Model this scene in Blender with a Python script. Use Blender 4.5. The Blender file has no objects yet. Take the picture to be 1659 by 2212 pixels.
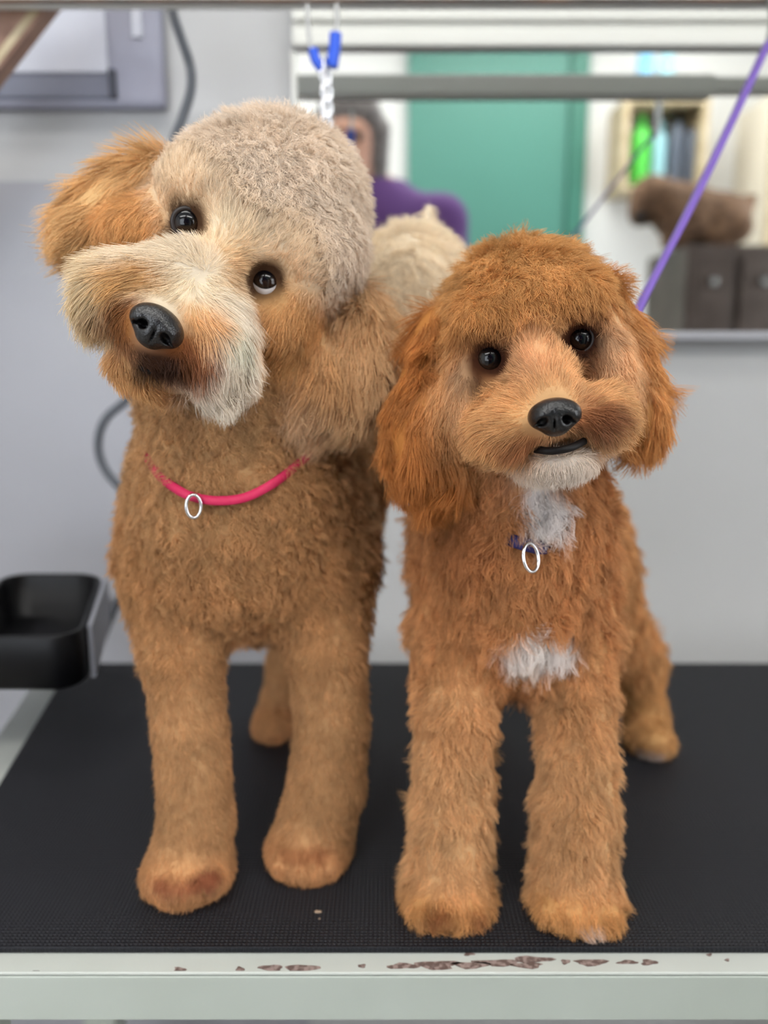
import bpy, bmesh, math, random
import numpy as np
from mathutils import Vector, Matrix, kdtree

random.seed(7)
RNG = np.random.default_rng(7)
scene = bpy.context.scene
COL = scene.collection

# ------------------------------------------------------------------ camera
F = 1800.0                     # focal length in pixels of the 1659 x 2212 frame
CX, CY = 829.5, 1106.0
CAMZ = 0.37                    # metres above the table top
PITCH = math.atan(356.0 / F)
SP, CP = math.sin(PITCH), math.cos(PITCH)
cam_d = bpy.data.cameras.new('camera')
cam = bpy.data.objects.new('camera', cam_d)
COL.objects.link(cam)
cam.location = (0, 0, CAMZ)
cam.rotation_euler = (math.pi / 2 - PITCH, 0, 0)
cam_d.sensor_fit = 'VERTICAL'
cam_d.sensor_height = 36.0
cam_d.lens = 36.0 * F / 2212.0
cam_d.clip_start = 0.02
cam_d.dof.use_dof = True
cam_d.dof.focus_distance = 0.455
cam_d.dof.aperture_fstop = 3.5
scene.camera = cam

# ------------------------------------------------------------------ world, exposure
world = bpy.data.worlds.new('world')
scene.world = world
world.use_nodes = True
world.node_tree.nodes['Background'].inputs[0].default_value = (0.9, 0.95, 1.0, 1)
world.node_tree.nodes['Background'].inputs[1].default_value = 0.3
scene.view_settings.view_transform = 'Standard'
scene.view_settings.look = 'None'
scene.view_settings.gamma = 1.0
scene.view_settings.use_curve_mapping = False
scene.view_settings.exposure = 0.0
scene.cycles.max_bounces = 5
scene.cycles.diffuse_bounces = 3
scene.cycles.use_adaptive_sampling = True
scene.cycles.adaptive_threshold = 0.25
scene.cycles.caustics_reflective = False
scene.cycles.caustics_refractive = False

# room extents
YB, YF = 1.10, -1.40           # wall behind the table, wall behind the viewer
XL, XR = -1.75, 1.95
ZF, ZC = -0.82, 1.72
YM = 1.088                     # mirror plane
CEILING_LAMPS = [(-0.75, -0.80, 1.2, 0.30, 14.0), (0.75, -0.80, 1.2, 0.30, 17.0), (-0.1, 0.25, 1.2, 0.30, 7.0)]
FILL_WINDOWS = [(1, 'F', -1.62, -0.46, -0.05, 1.25, 19.0), (2, 'R', -1.20, 0.10, -0.05, 1.25, 22.0)]   # unseen, added as fill behind the viewer and in the side wall: span along the wall, z0, z1, lamp power

# ------------------------------------------------------------------ helpers
def at(px, py, Y):
    """point of the place at depth Y that lies on the line of sight through a photo pixel"""
    u, v = (px - CX) / F, (py - CY) / F
    d = np.array([u, CP - v * SP, -SP - v * CP])
    return np.array([0, 0, CAMZ]) + d * (Y / d[1])

def atz(px, py, z):
    u, v = (px - CX) / F, (py - CY) / F
    d = np.array([u, CP - v * SP, -SP - v * CP])
    return np.array([0, 0, CAMZ]) + d * ((z - CAMZ) / d[2])

def mpp(py, Y):
    """metres per photo pixel at depth Y"""
    v = (py - CY) / F
    return Y / (CP - v * SP) / F

def refl(px, py, Yv):
    """real place of a thing whose mirror image stands at virtual depth Yv"""
    p = at(px, py, Yv)
    return np.array([p[0], 2 * YM - p[1], p[2]])

def lin(c):
    out = []
    for x in c[:3]:
        x = x / 255.0
        out.append(x / 12.92 if x <= 0.04045 else ((x + 0.055) / 1.055) ** 2.4)
    return np.array(out)

def img(dx, dy):
    """unit vector of the image plane"""
    v = np.array([dx, -dy * SP, -dy * CP])
    return v / np.linalg.norm(v)

TOCAM = np.array([0, -CP, SP])
DOWN = np.array([0, 0, -1.0])

def link(o, parent=None):
    COL.objects.link(o)
    if parent is not None:
        o.parent = parent
    return o

def empty(name, loc, label, cat, group=None):
    o = bpy.data.objects.new(name, None)
    o.location = tuple(loc)
    o.empty_display_size = 0.05
    link(o)
    o['label'] = label
    o['category'] = cat
    if group:
        o['group'] = group
    return o

def tag(o, label, cat, group=None):
    o['label'] = label
    o['category'] = cat
    if group:
        o['group'] = group
    return o

def mesh_obj(name, verts, faces, m=None, parent=None, smooth=False):
    me = bpy.data.meshes.new(name)
    me.from_pydata([tuple(map(float, v)) for v in verts], [], [tuple(map(int, f)) for f in faces])
    me.update()
    return finish(name, me, m, parent, smooth)

def finish(name, me, m=None, parent=None, smooth=False):
    if parent is not None and parent.type == 'EMPTY':
        me.transform(Matrix.Translation(-Vector(parent.location)))
    if smooth:
        me.polygons.foreach_set('use_smooth', [True] * len(me.polygons))
    if m is not None:
        me.materials.append(m)
    return link(bpy.data.objects.new(name, me), parent)

def bm_obj(name, bm, m=None, parent=None, smooth=False):
    me = bpy.data.meshes.new(name)
    bmesh.ops.recalc_face_normals(bm, faces=bm.faces)
    bm.to_mesh(me)
    bm.free()
    return finish(name, me, m, parent, smooth)

def box(bm, lo, hi, bevel=0.0, seg=2):
    lo, hi = np.minimum(lo, hi), np.maximum(lo, hi)
    r = bmesh.ops.create_cube(bm, size=1.0)
    c, s = (lo + hi) / 2, hi - lo
    for v in r['verts']:
        v.co = Vector((c[0] + v.co.x * s[0], c[1] + v.co.y * s[1], c[2] + v.co.z * s[2]))
    if bevel > 0:
        es = list({e for v in r['verts'] for e in v.link_edges})
        bmesh.ops.bevel(bm, geom=es, offset=bevel, segments=seg, affect='EDGES', profile=0.5)
    return r

def box_obj(name, lo, hi, m, parent=None, bevel=0.0, seg=2):
    bm = bmesh.new()
    box(bm, np.array(lo, float), np.array(hi, float), bevel, seg)
    return bm_obj(name, bm, m, parent)

def smooth_path(pts, n=12):
    """Catmull-Rom through the points"""
    P = np.array(pts, float)
    Q = np.vstack([2 * P[0] - P[1], P, 2 * P[-1] - P[-2]])
    out = []
    for i in range(1, len(Q) - 2):
        for k in range(n):
            t = k / n
            a, b, c, d = Q[i - 1], Q[i], Q[i + 1], Q[i + 2]
            out.append(0.5 * ((2 * b) + (c - a) * t + (2 * a - 5 * b + 4 * c - d) * t * t + (-a + 3 * b - 3 * c + d) * t ** 3))
    out.append(Q[-2])
    return np.array(out)

def sweep(bm, path, prof, closed=False, upv=(0, 0, 1), caps=True):
    """sweep a 2-D profile (list of (a, b)) along a path, a along the side vector and b along up"""
    P = np.array(path, float)
    n = len(P)
    rings = []
    upv = np.array(upv, float)
    side0 = None
    for i in range(n):
        t = P[(i + 1) % n] - P[i - 1] if closed else P[min(i + 1, n - 1)] - P[max(i - 1, 0)]
        t = t / (np.linalg.norm(t) + 1e-12)
        s = np.cross(t, upv)
        if np.linalg.norm(s) < 1e-3:
            s = side0 if side0 is not None else np.cross(t, (1, 0, 0.1))
        if side0 is not None and np.dot(s, side0) < 0 and not closed:
            s = -s
        s = s / np.linalg.norm(s)
        side0 = s
        u = np.cross(s, t)
        rings.append([bm.verts.new(Vector(P[i] + s * a + u * b)) for a, b in prof])
    m = len(prof)
    for i in range(n if closed else n - 1):
        A, B = rings[i], rings[(i + 1) % n]
        for j in range(m):
            bm.faces.new((A[j], A[(j + 1) % m], B[(j + 1) % m], B[j]))
    if not closed and caps:
        bm.faces.new(rings[0][::-1])
        bm.faces.new(rings[-1])

def circ(r, n=10):
    return [(r * math.cos(2 * math.pi * i / n), r * math.sin(2 * math.pi * i / n)) for i in range(n)]

def tube_obj(name, pts, r, m, parent=None, closed=False, n=10, res=10, up=(0, 0, 1)):
    bm = bmesh.new()
    path = pts if res <= 1 else smooth_path(pts, res)
    sweep(bm, path, circ(r, n), closed, up)
    return bm_obj(name, bm, m, parent, True)

def lathe_obj(name, prof, loc, m, parent=None, n=20, sx=1.0, sy=1.0):
    bm = bmesh.new()
    rings = []
    for r, z in prof:
        rings.append([bm.verts.new((loc[0] + sx * r * math.cos(2 * math.pi * i / n), loc[1] + sy * r * math.sin(2 * math.pi * i / n), loc[2] + z)) for i in range(n)])
    for A, B in zip(rings, rings[1:]):
        for j in range(n):
            bm.faces.new((A[j], A[(j + 1) % n], B[(j + 1) % n], B[j]))
    bm.faces.new(rings[0][::-1])
    bm.faces.new(rings[-1])
    return bm_obj(name, bm, m, parent, True)

# ------------------------------------------------------------------ materials
def mat(name, col, rough=0.6, metal=0.0, spec=0.4, noise=None, bump=None, coat=0.0, emit=None):
    m = bpy.data.materials.new(name)
    m.use_nodes = True
    nt = m.node_tree
    b = nt.nodes['Principled BSDF']
    b.inputs['Roughness'].default_value = rough
    b.inputs['Metallic'].default_value = metal
    b.inputs['Specular IOR Level'].default_value = spec
    b.inputs['Coat Weight'].default_value = coat
    c = lin(col)
    b.inputs['Base Color'].default_value = (*c, 1)
    tc = nt.nodes.new('ShaderNodeTexCoord')
    if noise:                                   # (scale, second colour, contrast lo, hi)
        n = nt.nodes.new('ShaderNodeTexNoise')
        n.inputs['Scale'].default_value = noise[0]
        n.inputs['Detail'].default_value = 5
        nt.links.new(tc.outputs['Object'], n.inputs['Vector'])
        r = nt.nodes.new('ShaderNodeValToRGB')
        r.color_ramp.elements[0].position = noise[2]
        r.color_ramp.elements[1].position = noise[3]
        r.color_ramp.elements[0].color = (*c, 1)
        r.color_ramp.elements[1].color = (*lin(noise[1]), 1)
        nt.links.new(n.outputs['Fac'], r.inputs['Fac'])
        nt.links.new(r.outputs['Color'], b.inputs['Base Color'])
    if bump:                                    # (scale, strength, distance)
        n = nt.nodes.new('ShaderNodeTexNoise')
        n.inputs['Scale'].default_value = bump[0]
        n.inputs['Detail'].default_value = 4
        nt.links.new(tc.outputs['Object'], n.inputs['Vector'])
        bp = nt.nodes.new('ShaderNodeBump')
        bp.inputs['Strength'].default_value = bump[1]
        bp.inputs['Distance'].default_value = bump[2]
        nt.links.new(n.outputs['Fac'], bp.inputs['Height'])
        nt.links.new(bp.outputs['Normal'], b.inputs['Normal'])
    if emit:
        b.inputs['Emission Color'].default_value = (*lin(emit[0]), 1)
        b.inputs['Emission Strength'].default_value = emit[1]
    return m

M = {}
M['wall'] = mat('wall_paint', (178, 178, 178), 0.6, noise=(2.0, (172, 172, 173), 0.3, 0.7), bump=(60, 0.1, 0.001))
M['wallwhite'] = mat('white_wall_paint', (226, 226, 224), 0.7, noise=(2.0, (220, 220, 218), 0.3, 0.7))
M['panel'] = mat('white_panel', (152, 152, 158), 0.35, noise=(3.0, (146, 146, 151), 0.3, 0.7))
M['floor'] = mat('vinyl_floor', (186, 180, 172), 0.5, noise=(6.0, (172, 165, 156), 0.35, 0.65))
M['ceiling'] = mat('ceiling_paint', (236, 236, 234), 0.8, bump=(40, 0.1, 0.001))
M['tabletop'] = mat('table_paint', (182, 185, 179), 0.42, noise=(9.0, (174, 178, 171), 0.35, 0.7), bump=(90, 0.06, 0.001))
M['tableface'] = mat('table_grey_paint', (166, 172, 164), 0.42, noise=(7.0, (158, 164, 155), 0.35, 0.7), bump=(90, 0.06, 0.001))
M['chip'] = mat('bare_rusty_metal', (92, 74, 68), 0.75, noise=(300.0, (140, 122, 116), 0.45, 0.6), bump=(500, 0.4, 0.0005))
M['chrome'] = mat('chrome', (225, 225, 228), 0.18, metal=1.0)
M['steel'] = mat('steel', (170, 170, 170), 0.35, metal=1.0)
M['black'] = mat('black_plastic', (5, 5, 7), 0.42, spec=0.2)
M['greyplastic'] = mat('grey_plastic', (132, 133, 140), 0.45)
M['cable'] = mat('grey_rubber_cable', (84, 87, 93), 0.5)
M['cabinet'] = mat('grey_blue_steel', (142, 143, 158), 0.5, noise=(12.0, (134, 134, 148), 0.4, 0.6))
M['cabinetlight'] = mat('pale_grey_steel', (186, 188, 198), 0.4, noise=(8.0, (176, 178, 190), 0.4, 0.6))
M['cabinetdark'] = mat('dark_slate_steel', (104, 106, 120), 0.5)
M['slot'] = mat('slot_dark', (58, 60, 70), 0.6)
M['wood'] = mat('brown_wood', (150, 118, 100), 0.5, noise=(20.0, (124, 92, 76), 0.4, 0.6))
M['woodpale'] = mat('pale_wood', (196, 180, 150), 0.5, noise=(14.0, (178, 160, 128), 0.4, 0.6))
M['moulding'] = mat('white_moulding', (214, 214, 208), 0.45)
M['blue'] = mat('blue_vinyl', (36, 82, 200), 0.35)
M['purple'] = mat('purple_nylon', (112, 84, 168), 0.55, bump=(600, 0.4, 0.0006))
M['pink'] = mat('pink_nylon', (188, 30, 78), 0.6, bump=(700, 0.4, 0.0005))
M['navy'] = mat('navy_nylon', (40, 34, 84), 0.6, bump=(700, 0.4, 0.0005))
M['teal'] = mat('teal_paint', (78, 132, 119), 0.45)
M['tealdark'] = mat('teal_trim_paint', (62, 118, 103), 0.45)
M['skinh'] = mat('skin', (198, 150, 128), 0.55)
M['purpleshirt'] = mat('purple_cotton', (96, 62, 120), 0.85, bump=(200, 0.3, 0.001))
M['hairgrey'] = mat('grey_hair', (96, 90, 88), 0.6, noise=(60.0, (132, 126, 124), 0.4, 0.6), bump=(120, 0.8, 0.004))
M['brownfur'] = mat('brown_curly_coat', (92, 68, 50), 0.9, noise=(40.0, (126, 96, 72), 0.4, 0.62), bump=(90, 1.0, 0.01))
M['darkcab'] = mat('dark_brown_laminate', (92, 80, 74), 0.5, noise=(10.0, (78, 66, 60), 0.4, 0.6))
M['green'] = mat('green_plastic', (84, 196, 74), 0.35)
M['paleblue'] = mat('pale_blue_plastic', (150, 196, 206), 0.35)
M['slate'] = mat('slate_plastic', (86, 94, 108), 0.4)
M['cream'] = mat('cream_plastic', (222, 214, 196), 0.4)
M['skyblue'] = mat('sky_blue_plastic', (112, 172, 206), 0.4)
M['diffuser'] = mat('lit_diffuser', (255, 255, 252), 0.5, emit=((255, 253, 248), 3.0))
M['diffuser'].cycles.emission_sampling = 'NONE'

def mirror_mat():
    m = bpy.data.materials.new('silvered_glass')
    m.use_nodes = True
    b = m.node_tree.nodes['Principled BSDF']
    b.inputs['Base Color'].default_value = (0.86, 0.88, 0.87, 1)
    b.inputs['Metallic'].default_value = 1.0
    b.inputs['Roughness'].default_value = 0.02
    return m
M['mirror'] = mirror_mat()

def mat_mat():
    m = mat('ribbed_black_rubber', (15, 16, 22), 0.5, spec=0.3, noise=(5.0, (22, 22, 28), 0.35, 0.75))
    nt = m.node_tree
    b = nt.nodes['Principled BSDF']
    tc = [n for n in nt.nodes if n.type == 'TEX_COORD'][0]
    w = nt.nodes.new('ShaderNodeTexWave')
    w.wave_type, w.bands_direction = 'BANDS', 'X'
    w.inputs['Scale'].default_value = 110
    w.inputs['Distortion'].default_value = 0.3
    w2 = nt.nodes.new('ShaderNodeTexWave')
    w2.wave_type, w2.bands_direction = 'BANDS', 'Y'
    w2.inputs['Scale'].default_value = 110
    mx = nt.nodes.new('ShaderNodeMath')
    mx.operation = 'MAXIMUM'
    bp = nt.nodes.new('ShaderNodeBump')
    bp.inputs['Strength'].default_value = 0.8
    bp.inputs['Distance'].default_value = 0.0012
    for x in (w, w2):
        nt.links.new(tc.outputs['Object'], x.inputs['Vector'])
    nt.links.new(w.outputs['Fac'], mx.inputs[0])
    nt.links.new(w2.outputs['Fac'], mx.inputs[1])
    nt.links.new(mx.outputs[0], bp.inputs['Height'])
    nt.links.new(bp.outputs['Normal'], b.inputs['Normal'])
    return m
M['rubber'] = mat_mat()

def nose_mat():
    m = mat('nose_leather', (18, 17, 18), 0.28, spec=0.5)
    nt = m.node_tree
    b = nt.nodes['Principled BSDF']
    tc = [n for n in nt.nodes if n.type == 'TEX_COORD'][0]
    v = nt.nodes.new('ShaderNodeTexVoronoi')
    v.inputs['Scale'].default_value = 1100
    bp = nt.nodes.new('ShaderNodeBump')
    bp.inputs['Strength'].default_value = 0.35
    bp.inputs['Distance'].default_value = 0.0006
    nt.links.new(tc.outputs['Object'], v.inputs['Vector'])
    nt.links.new(v.outputs['Distance'], bp.inputs['Height'])
    nt.links.new(bp.outputs['Normal'], b.inputs['Normal'])
    return m
M['nose'] = nose_mat()
M['lip'] = mat('lip_black', (14, 10, 10), 0.55, spec=0.25)
M['lid'] = mat('eyelid_skin', (30, 21, 18), 0.45)

def eye_mat():
    m = bpy.data.materials.new('eye')
    m.use_nodes = True
    nt = m.node_tree
    b = nt.nodes['Principled BSDF']
    b.inputs['Roughness'].default_value = 0.06
    b.inputs['Specular IOR Level'].default_value = 0.32
    b.inputs['Coat Weight'].default_value = 0.0
    b.inputs['Coat Roughness'].default_value = 0.02
    a = nt.nodes.new('ShaderNodeAttribute')
    a.attribute_name = 'gaze'
    r = nt.nodes.new('ShaderNodeValToRGB')
    cr = r.color_ramp
    cr.elements[0].position = 0.0
    cr.elements[0].color = (0.62, 0.60, 0.60, 1)
    cr.elements[1].position = 1.0
    cr.elements[1].color = (0.003, 0.003, 0.004, 1)
    for pos, c in ((0.56, (0.60, 0.58, 0.58, 1)), (0.60, (0.006, 0.004, 0.003, 1)), (0.72, (0.020, 0.010, 0.006, 1)), (0.90, (0.012, 0.007, 0.005, 1)), (0.93, (0.003, 0.003, 0.004, 1))):
        e = cr.elements.new(pos)
        e.color = c
    nt.links.new(a.outputs['Fac'], r.inputs['Fac'])
    nt.links.new(r.outputs['Color'], b.inputs['Base Color'])
    return m
M['eye'] = eye_mat()

def fur_mat(name, hair):
    m = bpy.data.materials.new(name)
    m.use_nodes = True
    nt = m.node_tree
    b = nt.nodes['Principled BSDF']
    a = nt.nodes.new('ShaderNodeAttribute')
    a.attribute_name = 'coat'
    nt.links.new(a.outputs['Color'], b.inputs['Base Color'])
    b.inputs['Roughness'].default_value = 0.5 if hair else 0.9
    b.inputs['Specular IOR Level'].default_value = 0.25 if hair else 0.05
    if hair:
        out = nt.nodes['Material Output']
        tr = nt.nodes.new('ShaderNodeBsdfTranslucent')
        mx = nt.nodes.new('ShaderNodeMixShader')
        mx.inputs[0].default_value = 0.3
        nt.links.new(a.outputs['Color'], tr.inputs['Color'])
        nt.links.new(b.outputs[0], mx.inputs[1])
        nt.links.new(tr.outputs[0], mx.inputs[2])
        nt.links.new(mx.outputs[0], out.inputs['Surface'])
    return m
M['fur'] = fur_mat('fur_strands', True)
M['coat'] = fur_mat('coat_under_fur', False)

# ------------------------------------------------------------------ room
def struct(o):
    o['kind'] = 'structure'
    return o

struct(box_obj('floor', (XL, YF, ZF - 0.05), (XR, YB, ZF), M['floor']))
struct(box_obj('ceiling', (XL, YF, ZC), (XR, YB, ZC + 0.05), M['ceiling']))
struct(box_obj('wall_back', (XL, YB, ZF), (XR, YB + 0.06, ZC), M['wall']))
struct(box_obj('wall_left', (XL - 0.06, YF, ZF), (XL, YB, ZC), M['wallwhite']))
struct(box_obj('wall_right', (XR, YF, ZF), (XR + 0.06, YB, ZC), M['wallwhite']))
struct(box_obj('wall_front', (XL, YF - 0.06, ZF), (XR, YF, ZC), M['wallwhite']))

for i, (x, y, w, d, power) in enumerate(CEILING_LAMPS):
    t = empty('ceiling_light', (x, y, ZC), 'long white ceiling panel light ' + ['on the cable side of the room', 'on the shelf side of the room', 'above the grooming table'][i], 'ceiling light', 'ceiling panel lights')
    box_obj('housing', (x - w / 2 - 0.02, y - d / 2 - 0.02, ZC - 0.045), (x + w / 2 + 0.02, y + d / 2 + 0.02, ZC - 0.001), M['moulding'], t, 0.004)
    box_obj('diffuser', (x - w / 2, y - d / 2, ZC - 0.050), (x + w / 2, y + d / 2, ZC - 0.0455), M['diffuser'], t)
    L = bpy.data.lights.new('panel_lamp', 'AREA')
    L.shape = 'RECTANGLE'
    L.size, L.size_y = w, d
    L.energy = power
    L.color = (1.0, 0.975, 0.94)
    lo = bpy.data.objects.new('panel_lamp', L)
    link(lo, t)
    lo.location = (0, 0, -0.055)
    lo['kind'] = 'helper'

# unseen windows added to brighten the dogs from front and side: one behind the viewer, beside the stretch that the mirror shows, one in the side wall
M['fillpane'] = mat('glowing_fill_pane', (235, 240, 246), 0.2, emit=((232, 240, 255), 1.6))  # glowing sheet for the added windows, no real opening behind it
M['fillpane'].cycles.emission_sampling = 'NONE'
for wn, side, a0, a1, z0, z1, wpow in FILL_WINDOWS:
    win = bpy.data.objects.new('fill_window_%d' % wn, None)
    mid = (a0 + a1) / 2
    win.location = (mid, YF, z0) if side == 'F' else (XR, mid, z0)
    link(win)
    win['kind'] = 'structure'
    def wbox(nm, s0, s1, d0, d1, zz0, zz1, m_, bev=0.0):
        if side == 'F':
            box_obj(nm, (s0, YF + d0, zz0), (s1, YF + d1, zz1), m_, win, bev)
        else:
            box_obj(nm, (XR - d1, s0, zz0), (XR - d0, s1, zz1), m_, win, bev)
    wbox('pane', a0, a1, 0.004, 0.008, z0, z1, M['fillpane'])
    for s0, s1, d0, zz0, zz1 in ((a0 - 0.05, a0, 0.0005, z0 - 0.05, z1 + 0.05), (a1, a1 + 0.05, 0.0005, z0 - 0.05, z1 + 0.05), (a0, a1, 0.0005, z1, z1 + 0.05), (a0, a1, 0.0005, z0 - 0.05, z0), (mid - 0.02, mid + 0.02, 0.009, z0, z1)):
        wbox('fill_window_frame', s0, s1, d0, 0.03, zz0, zz1, M['moulding'], 0.003)
    Lw = bpy.data.lights.new('fill_lamp', 'AREA')  # area lamp added as fill in front of each made-up window
    Lw.shape = 'RECTANGLE'
    Lw.size, Lw.size_y = a1 - a0, z1 - z0
    Lw.energy = wpow
    Lw.color = (0.95, 0.98, 1.0)
    lw = bpy.data.objects.new('fill_lamp', Lw)
    link(lw, win)
    lw.location = (0, 0.035, (z1 - z0) / 2) if side == 'F' else (-0.035, 0, (z1 - z0) / 2)
    lw.rotation_euler = (math.pi / 2, 0, math.pi) if side == 'F' else (math.pi / 2, 0, math.pi / 2)
    lw['kind'] = 'helper'

# white sheet of panelling on the lower part of the wall
pl = at(-60, 392, YB - 0.006)
box_obj('trim_1', (XL + 0.002, YB - 0.006, ZF), (at(640, 600, YB)[0] - 0.004, YB - 0.0005, pl[2]), M['panel'])
bpy.data.objects['trim_1']['kind'] = 'structure'

# ------------------------------------------------------------------ table
TX0 = None
ZT = -0.0045                                   # painted rim top; rubber mat top is z = 0
YFRONT = atz(0, 2101, ZT)[1]
mfl, mfr = atz(-210, 2052, 0), atz(1900, 2040, 0)
mL = [atz(140, 1455, 0), atz(0, 1690, 0)]      # side edge of the mat
dirL = (mL[0] - mL[1]) / np.linalg.norm(mL[0] - mL[1])
def on_side(Y, off=0.0):
    return mL[1][0] + dirL[0] * (Y - mL[1][1]) / dirL[1] + off
YMF, YMB = atz(830, 2047, 0)[1], atz(830, 1432, 0)[1]
XRT = 0.78
def prism(name, poly, z0, z1, m, parent=None, bevel=0.0, label=None):
    bm = bmesh.new()
    lo = [bm.verts.new((p[0], p[1], z0)) for p in poly]
    hi = [bm.verts.new((p[0], p[1], z1)) for p in poly]
    n = len(poly)
    bm.faces.new(lo[::-1])
    bm.faces.new(hi)
    for i in range(n):
        bm.faces.new((lo[i], lo[(i + 1) % n], hi[(i + 1) % n], hi[i]))
    if bevel:
        bmesh.ops.recalc_face_normals(bm, faces=bm.faces)
        bmesh.ops.bevel(bm, geom=list(bm.edges), offset=bevel, segments=3, affect='EDGES', profile=0.5)
    return bm_obj(name, bm, m, parent)

table = empty('grooming_table', (0.1, 0.7, ZF), 'white painted metal grooming table with chipped front edge', 'table')
rimL = -0.032
ztb = atz(830, 2206, 0)
ZFB = CAMZ + (atz(830, 2203, -0.04)[2] - CAMZ)
def z_at(py, Y):
    return at(830, py, Y)[2]
zface = z_at(2204, YFRONT)
prism('top_plate', [(on_side(YFRONT, rimL), YFRONT), (XRT + 0.02, YFRONT), (XRT + 0.02, YMB + 0.012), (on_side(YMB + 0.012, rimL), YMB + 0.012)], -0.0068, ZT, M['tabletop'], table, 0.0009)
prism('front_apron', [(on_side(YFRONT, rimL) + 0.001, YFRONT - 0.0002), (XRT + 0.018, YFRONT - 0.0002), (XRT + 0.018, YFRONT + 0.03), (on_side(YFRONT, rimL) + 0.001, YFRONT + 0.03)], zface, -0.0072, M['tableface'], table, 0.001)
for px_, py_ in ((on_side(YFRONT) + 0.02, YFRONT + 0.04), (XRT - 0.03, YFRONT + 0.04), (on_side(YMB) + 0.02, YMB - 0.03), (XRT - 0.03, YMB - 0.03)):
    box_obj('leg', (px_ - 0.02, py_ - 0.02, ZF), (px_ + 0.02, py_ + 0.02, -0.0074), M['tableface'], table, 0.003)
box_obj('crossbar', (on_side(YMB) + 0.04, YMB - 0.045, -0.62), (XRT - 0.05, YMB - 0.015, -0.58), M['tableface'], table, 0.003)

chips = [(388, 2095, 13, 5), (518, 2094, 9, 5), (585, 2091, 27, 6), (653, 2092, 36, 7), (782, 2087, 8, 4), (872, 2087, 34, 6), (945, 2085, 46, 9), (1018, 2085, 42, 7),
         (1075, 2080, 48, 7), (1150, 2073, 44, 7), (1140, 2086, 34, 6), (1013, 2061, 11, 4), (1222, 2078, 9, 5), (1278, 2080, 34, 7), (1356, 2079, 22, 4), (1402, 2079, 17, 6), (78, 2107, 7, 4), (1532, 2063, 6, 3), (1571, 2074, 5, 3)]
crng = random.Random(3)
for cx_, cy_, rx_, ry_ in chips:
    n = 14
    bm = bmesh.new()
    vs = []
    ph = crng.random() * 6
    for i in range(n):
        a = 2 * math.pi * i / n
        k = 1 + 0.22 * math.sin(3 * a + ph) + 0.14 * (crng.random() - 0.5) * 2
        q = (cx_ + rx_ * k * math.cos(a), min(cy_ + ry_ * k * math.sin(a), 2097.5))
        p = atz(q[0], q[1], ZT)
        vs.append(bm.verts.new((p[0], p[1], ZT - 0.0004)))
    f = bm.faces.new(vs)
    r = bmesh.ops.extrude_face_region(bm, geom=[f])
    for v in r['geom']:
        if isinstance(v, bmesh.types.BMVert):
            v.co.z = ZT + 0.0003
    bm_obj('paint_chip', bm, M['chip'], table)

rubber = prism('rubber_mat', [(on_side(YMF), YMF), (XRT, YMF), (XRT, YMB), (on_side(YMB), YMB)], ZT + 0.00032, 0.0, M['rubber'], None, 0.0012)
tag(rubber, 'black ribbed rubber mat covering the grooming table', 'mat')

# small fur clippings lying on the mat
def clipping(px, py, s, label):
    c = atz(px, py, 0)
    bm = bmesh.new()
    r = bmesh.ops.create_icosphere(bm, subdivisions=2, radius=s)
    for v in r['verts']:
        k = 1 + 0.35 * math.sin(v.co.x * 900 + px) * math.cos(v.co.y * 1300)
        v.co = Vector((c[0] + v.co.x * k * 1.6, c[1] + v.co.y * k, c[2] + max(v.co.z * 0.35, -0.0002) + 0.0002))
    o = bm_obj('fur_clipping', bm, mat('tan_clipping', (150, 128, 108), 0.9), None, True)
    tag(o, label, 'fur clipping', 'fur clippings on the mat')
clipping(686, 1970, 0.0016, 'tan fur clipping on the mat between the two dogs')
clipping(690, 1985, 0.0007, 'tiny fur crumb on the mat just in front of the tan clipping')

# ------------------------------------------------------------------ overhead rail with hooks
YR = 0.93
zr0, zr1 = z_at(15, YR), None
rail = empty('tether_rail', (0.0, YR, z_at(8, YR)), 'white painted overhead tether rail with rusty lower edge above the table', 'rail')
RZ = z_at(13, YR)
x0, x1 = -0.98, 0.455
box_obj('bar', (x0, YR - 0.013, RZ), (x1, YR + 0.013, RZ + 0.027), M['moulding'], rail, 0.003)
box_obj('rust_strip', (x0 + 0.004, YR - 0.0138, RZ - 0.0012), (x1 - 0.004, YR - 0.0085, RZ + 0.0022), mat('rusty_edge', (96, 70, 54), 0.8, noise=(14.0, (70, 62, 58), 0.4, 0.6)), rail, 0.001)
box_obj('wall_bracket', (x0 + 0.05, YR + 0.013, RZ + 0.003), (x0 + 0.08, YB - 0.0005, RZ + 0.024), M['moulding'], rail, 0.003)
box_obj('elbow', (x1 - 0.002, YR - 0.013, RZ + 0.004), (x1 + 0.30, YR + 0.013, RZ + 0.024), M['moulding'], rail, 0.003)
box_obj('wall_bracket', (x1 + 0.26, YR + 0.013, RZ + 0.005), (x1 + 0.29, YM - 0.0005, RZ + 0.022), M['moulding'], rail, 0.003)

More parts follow.
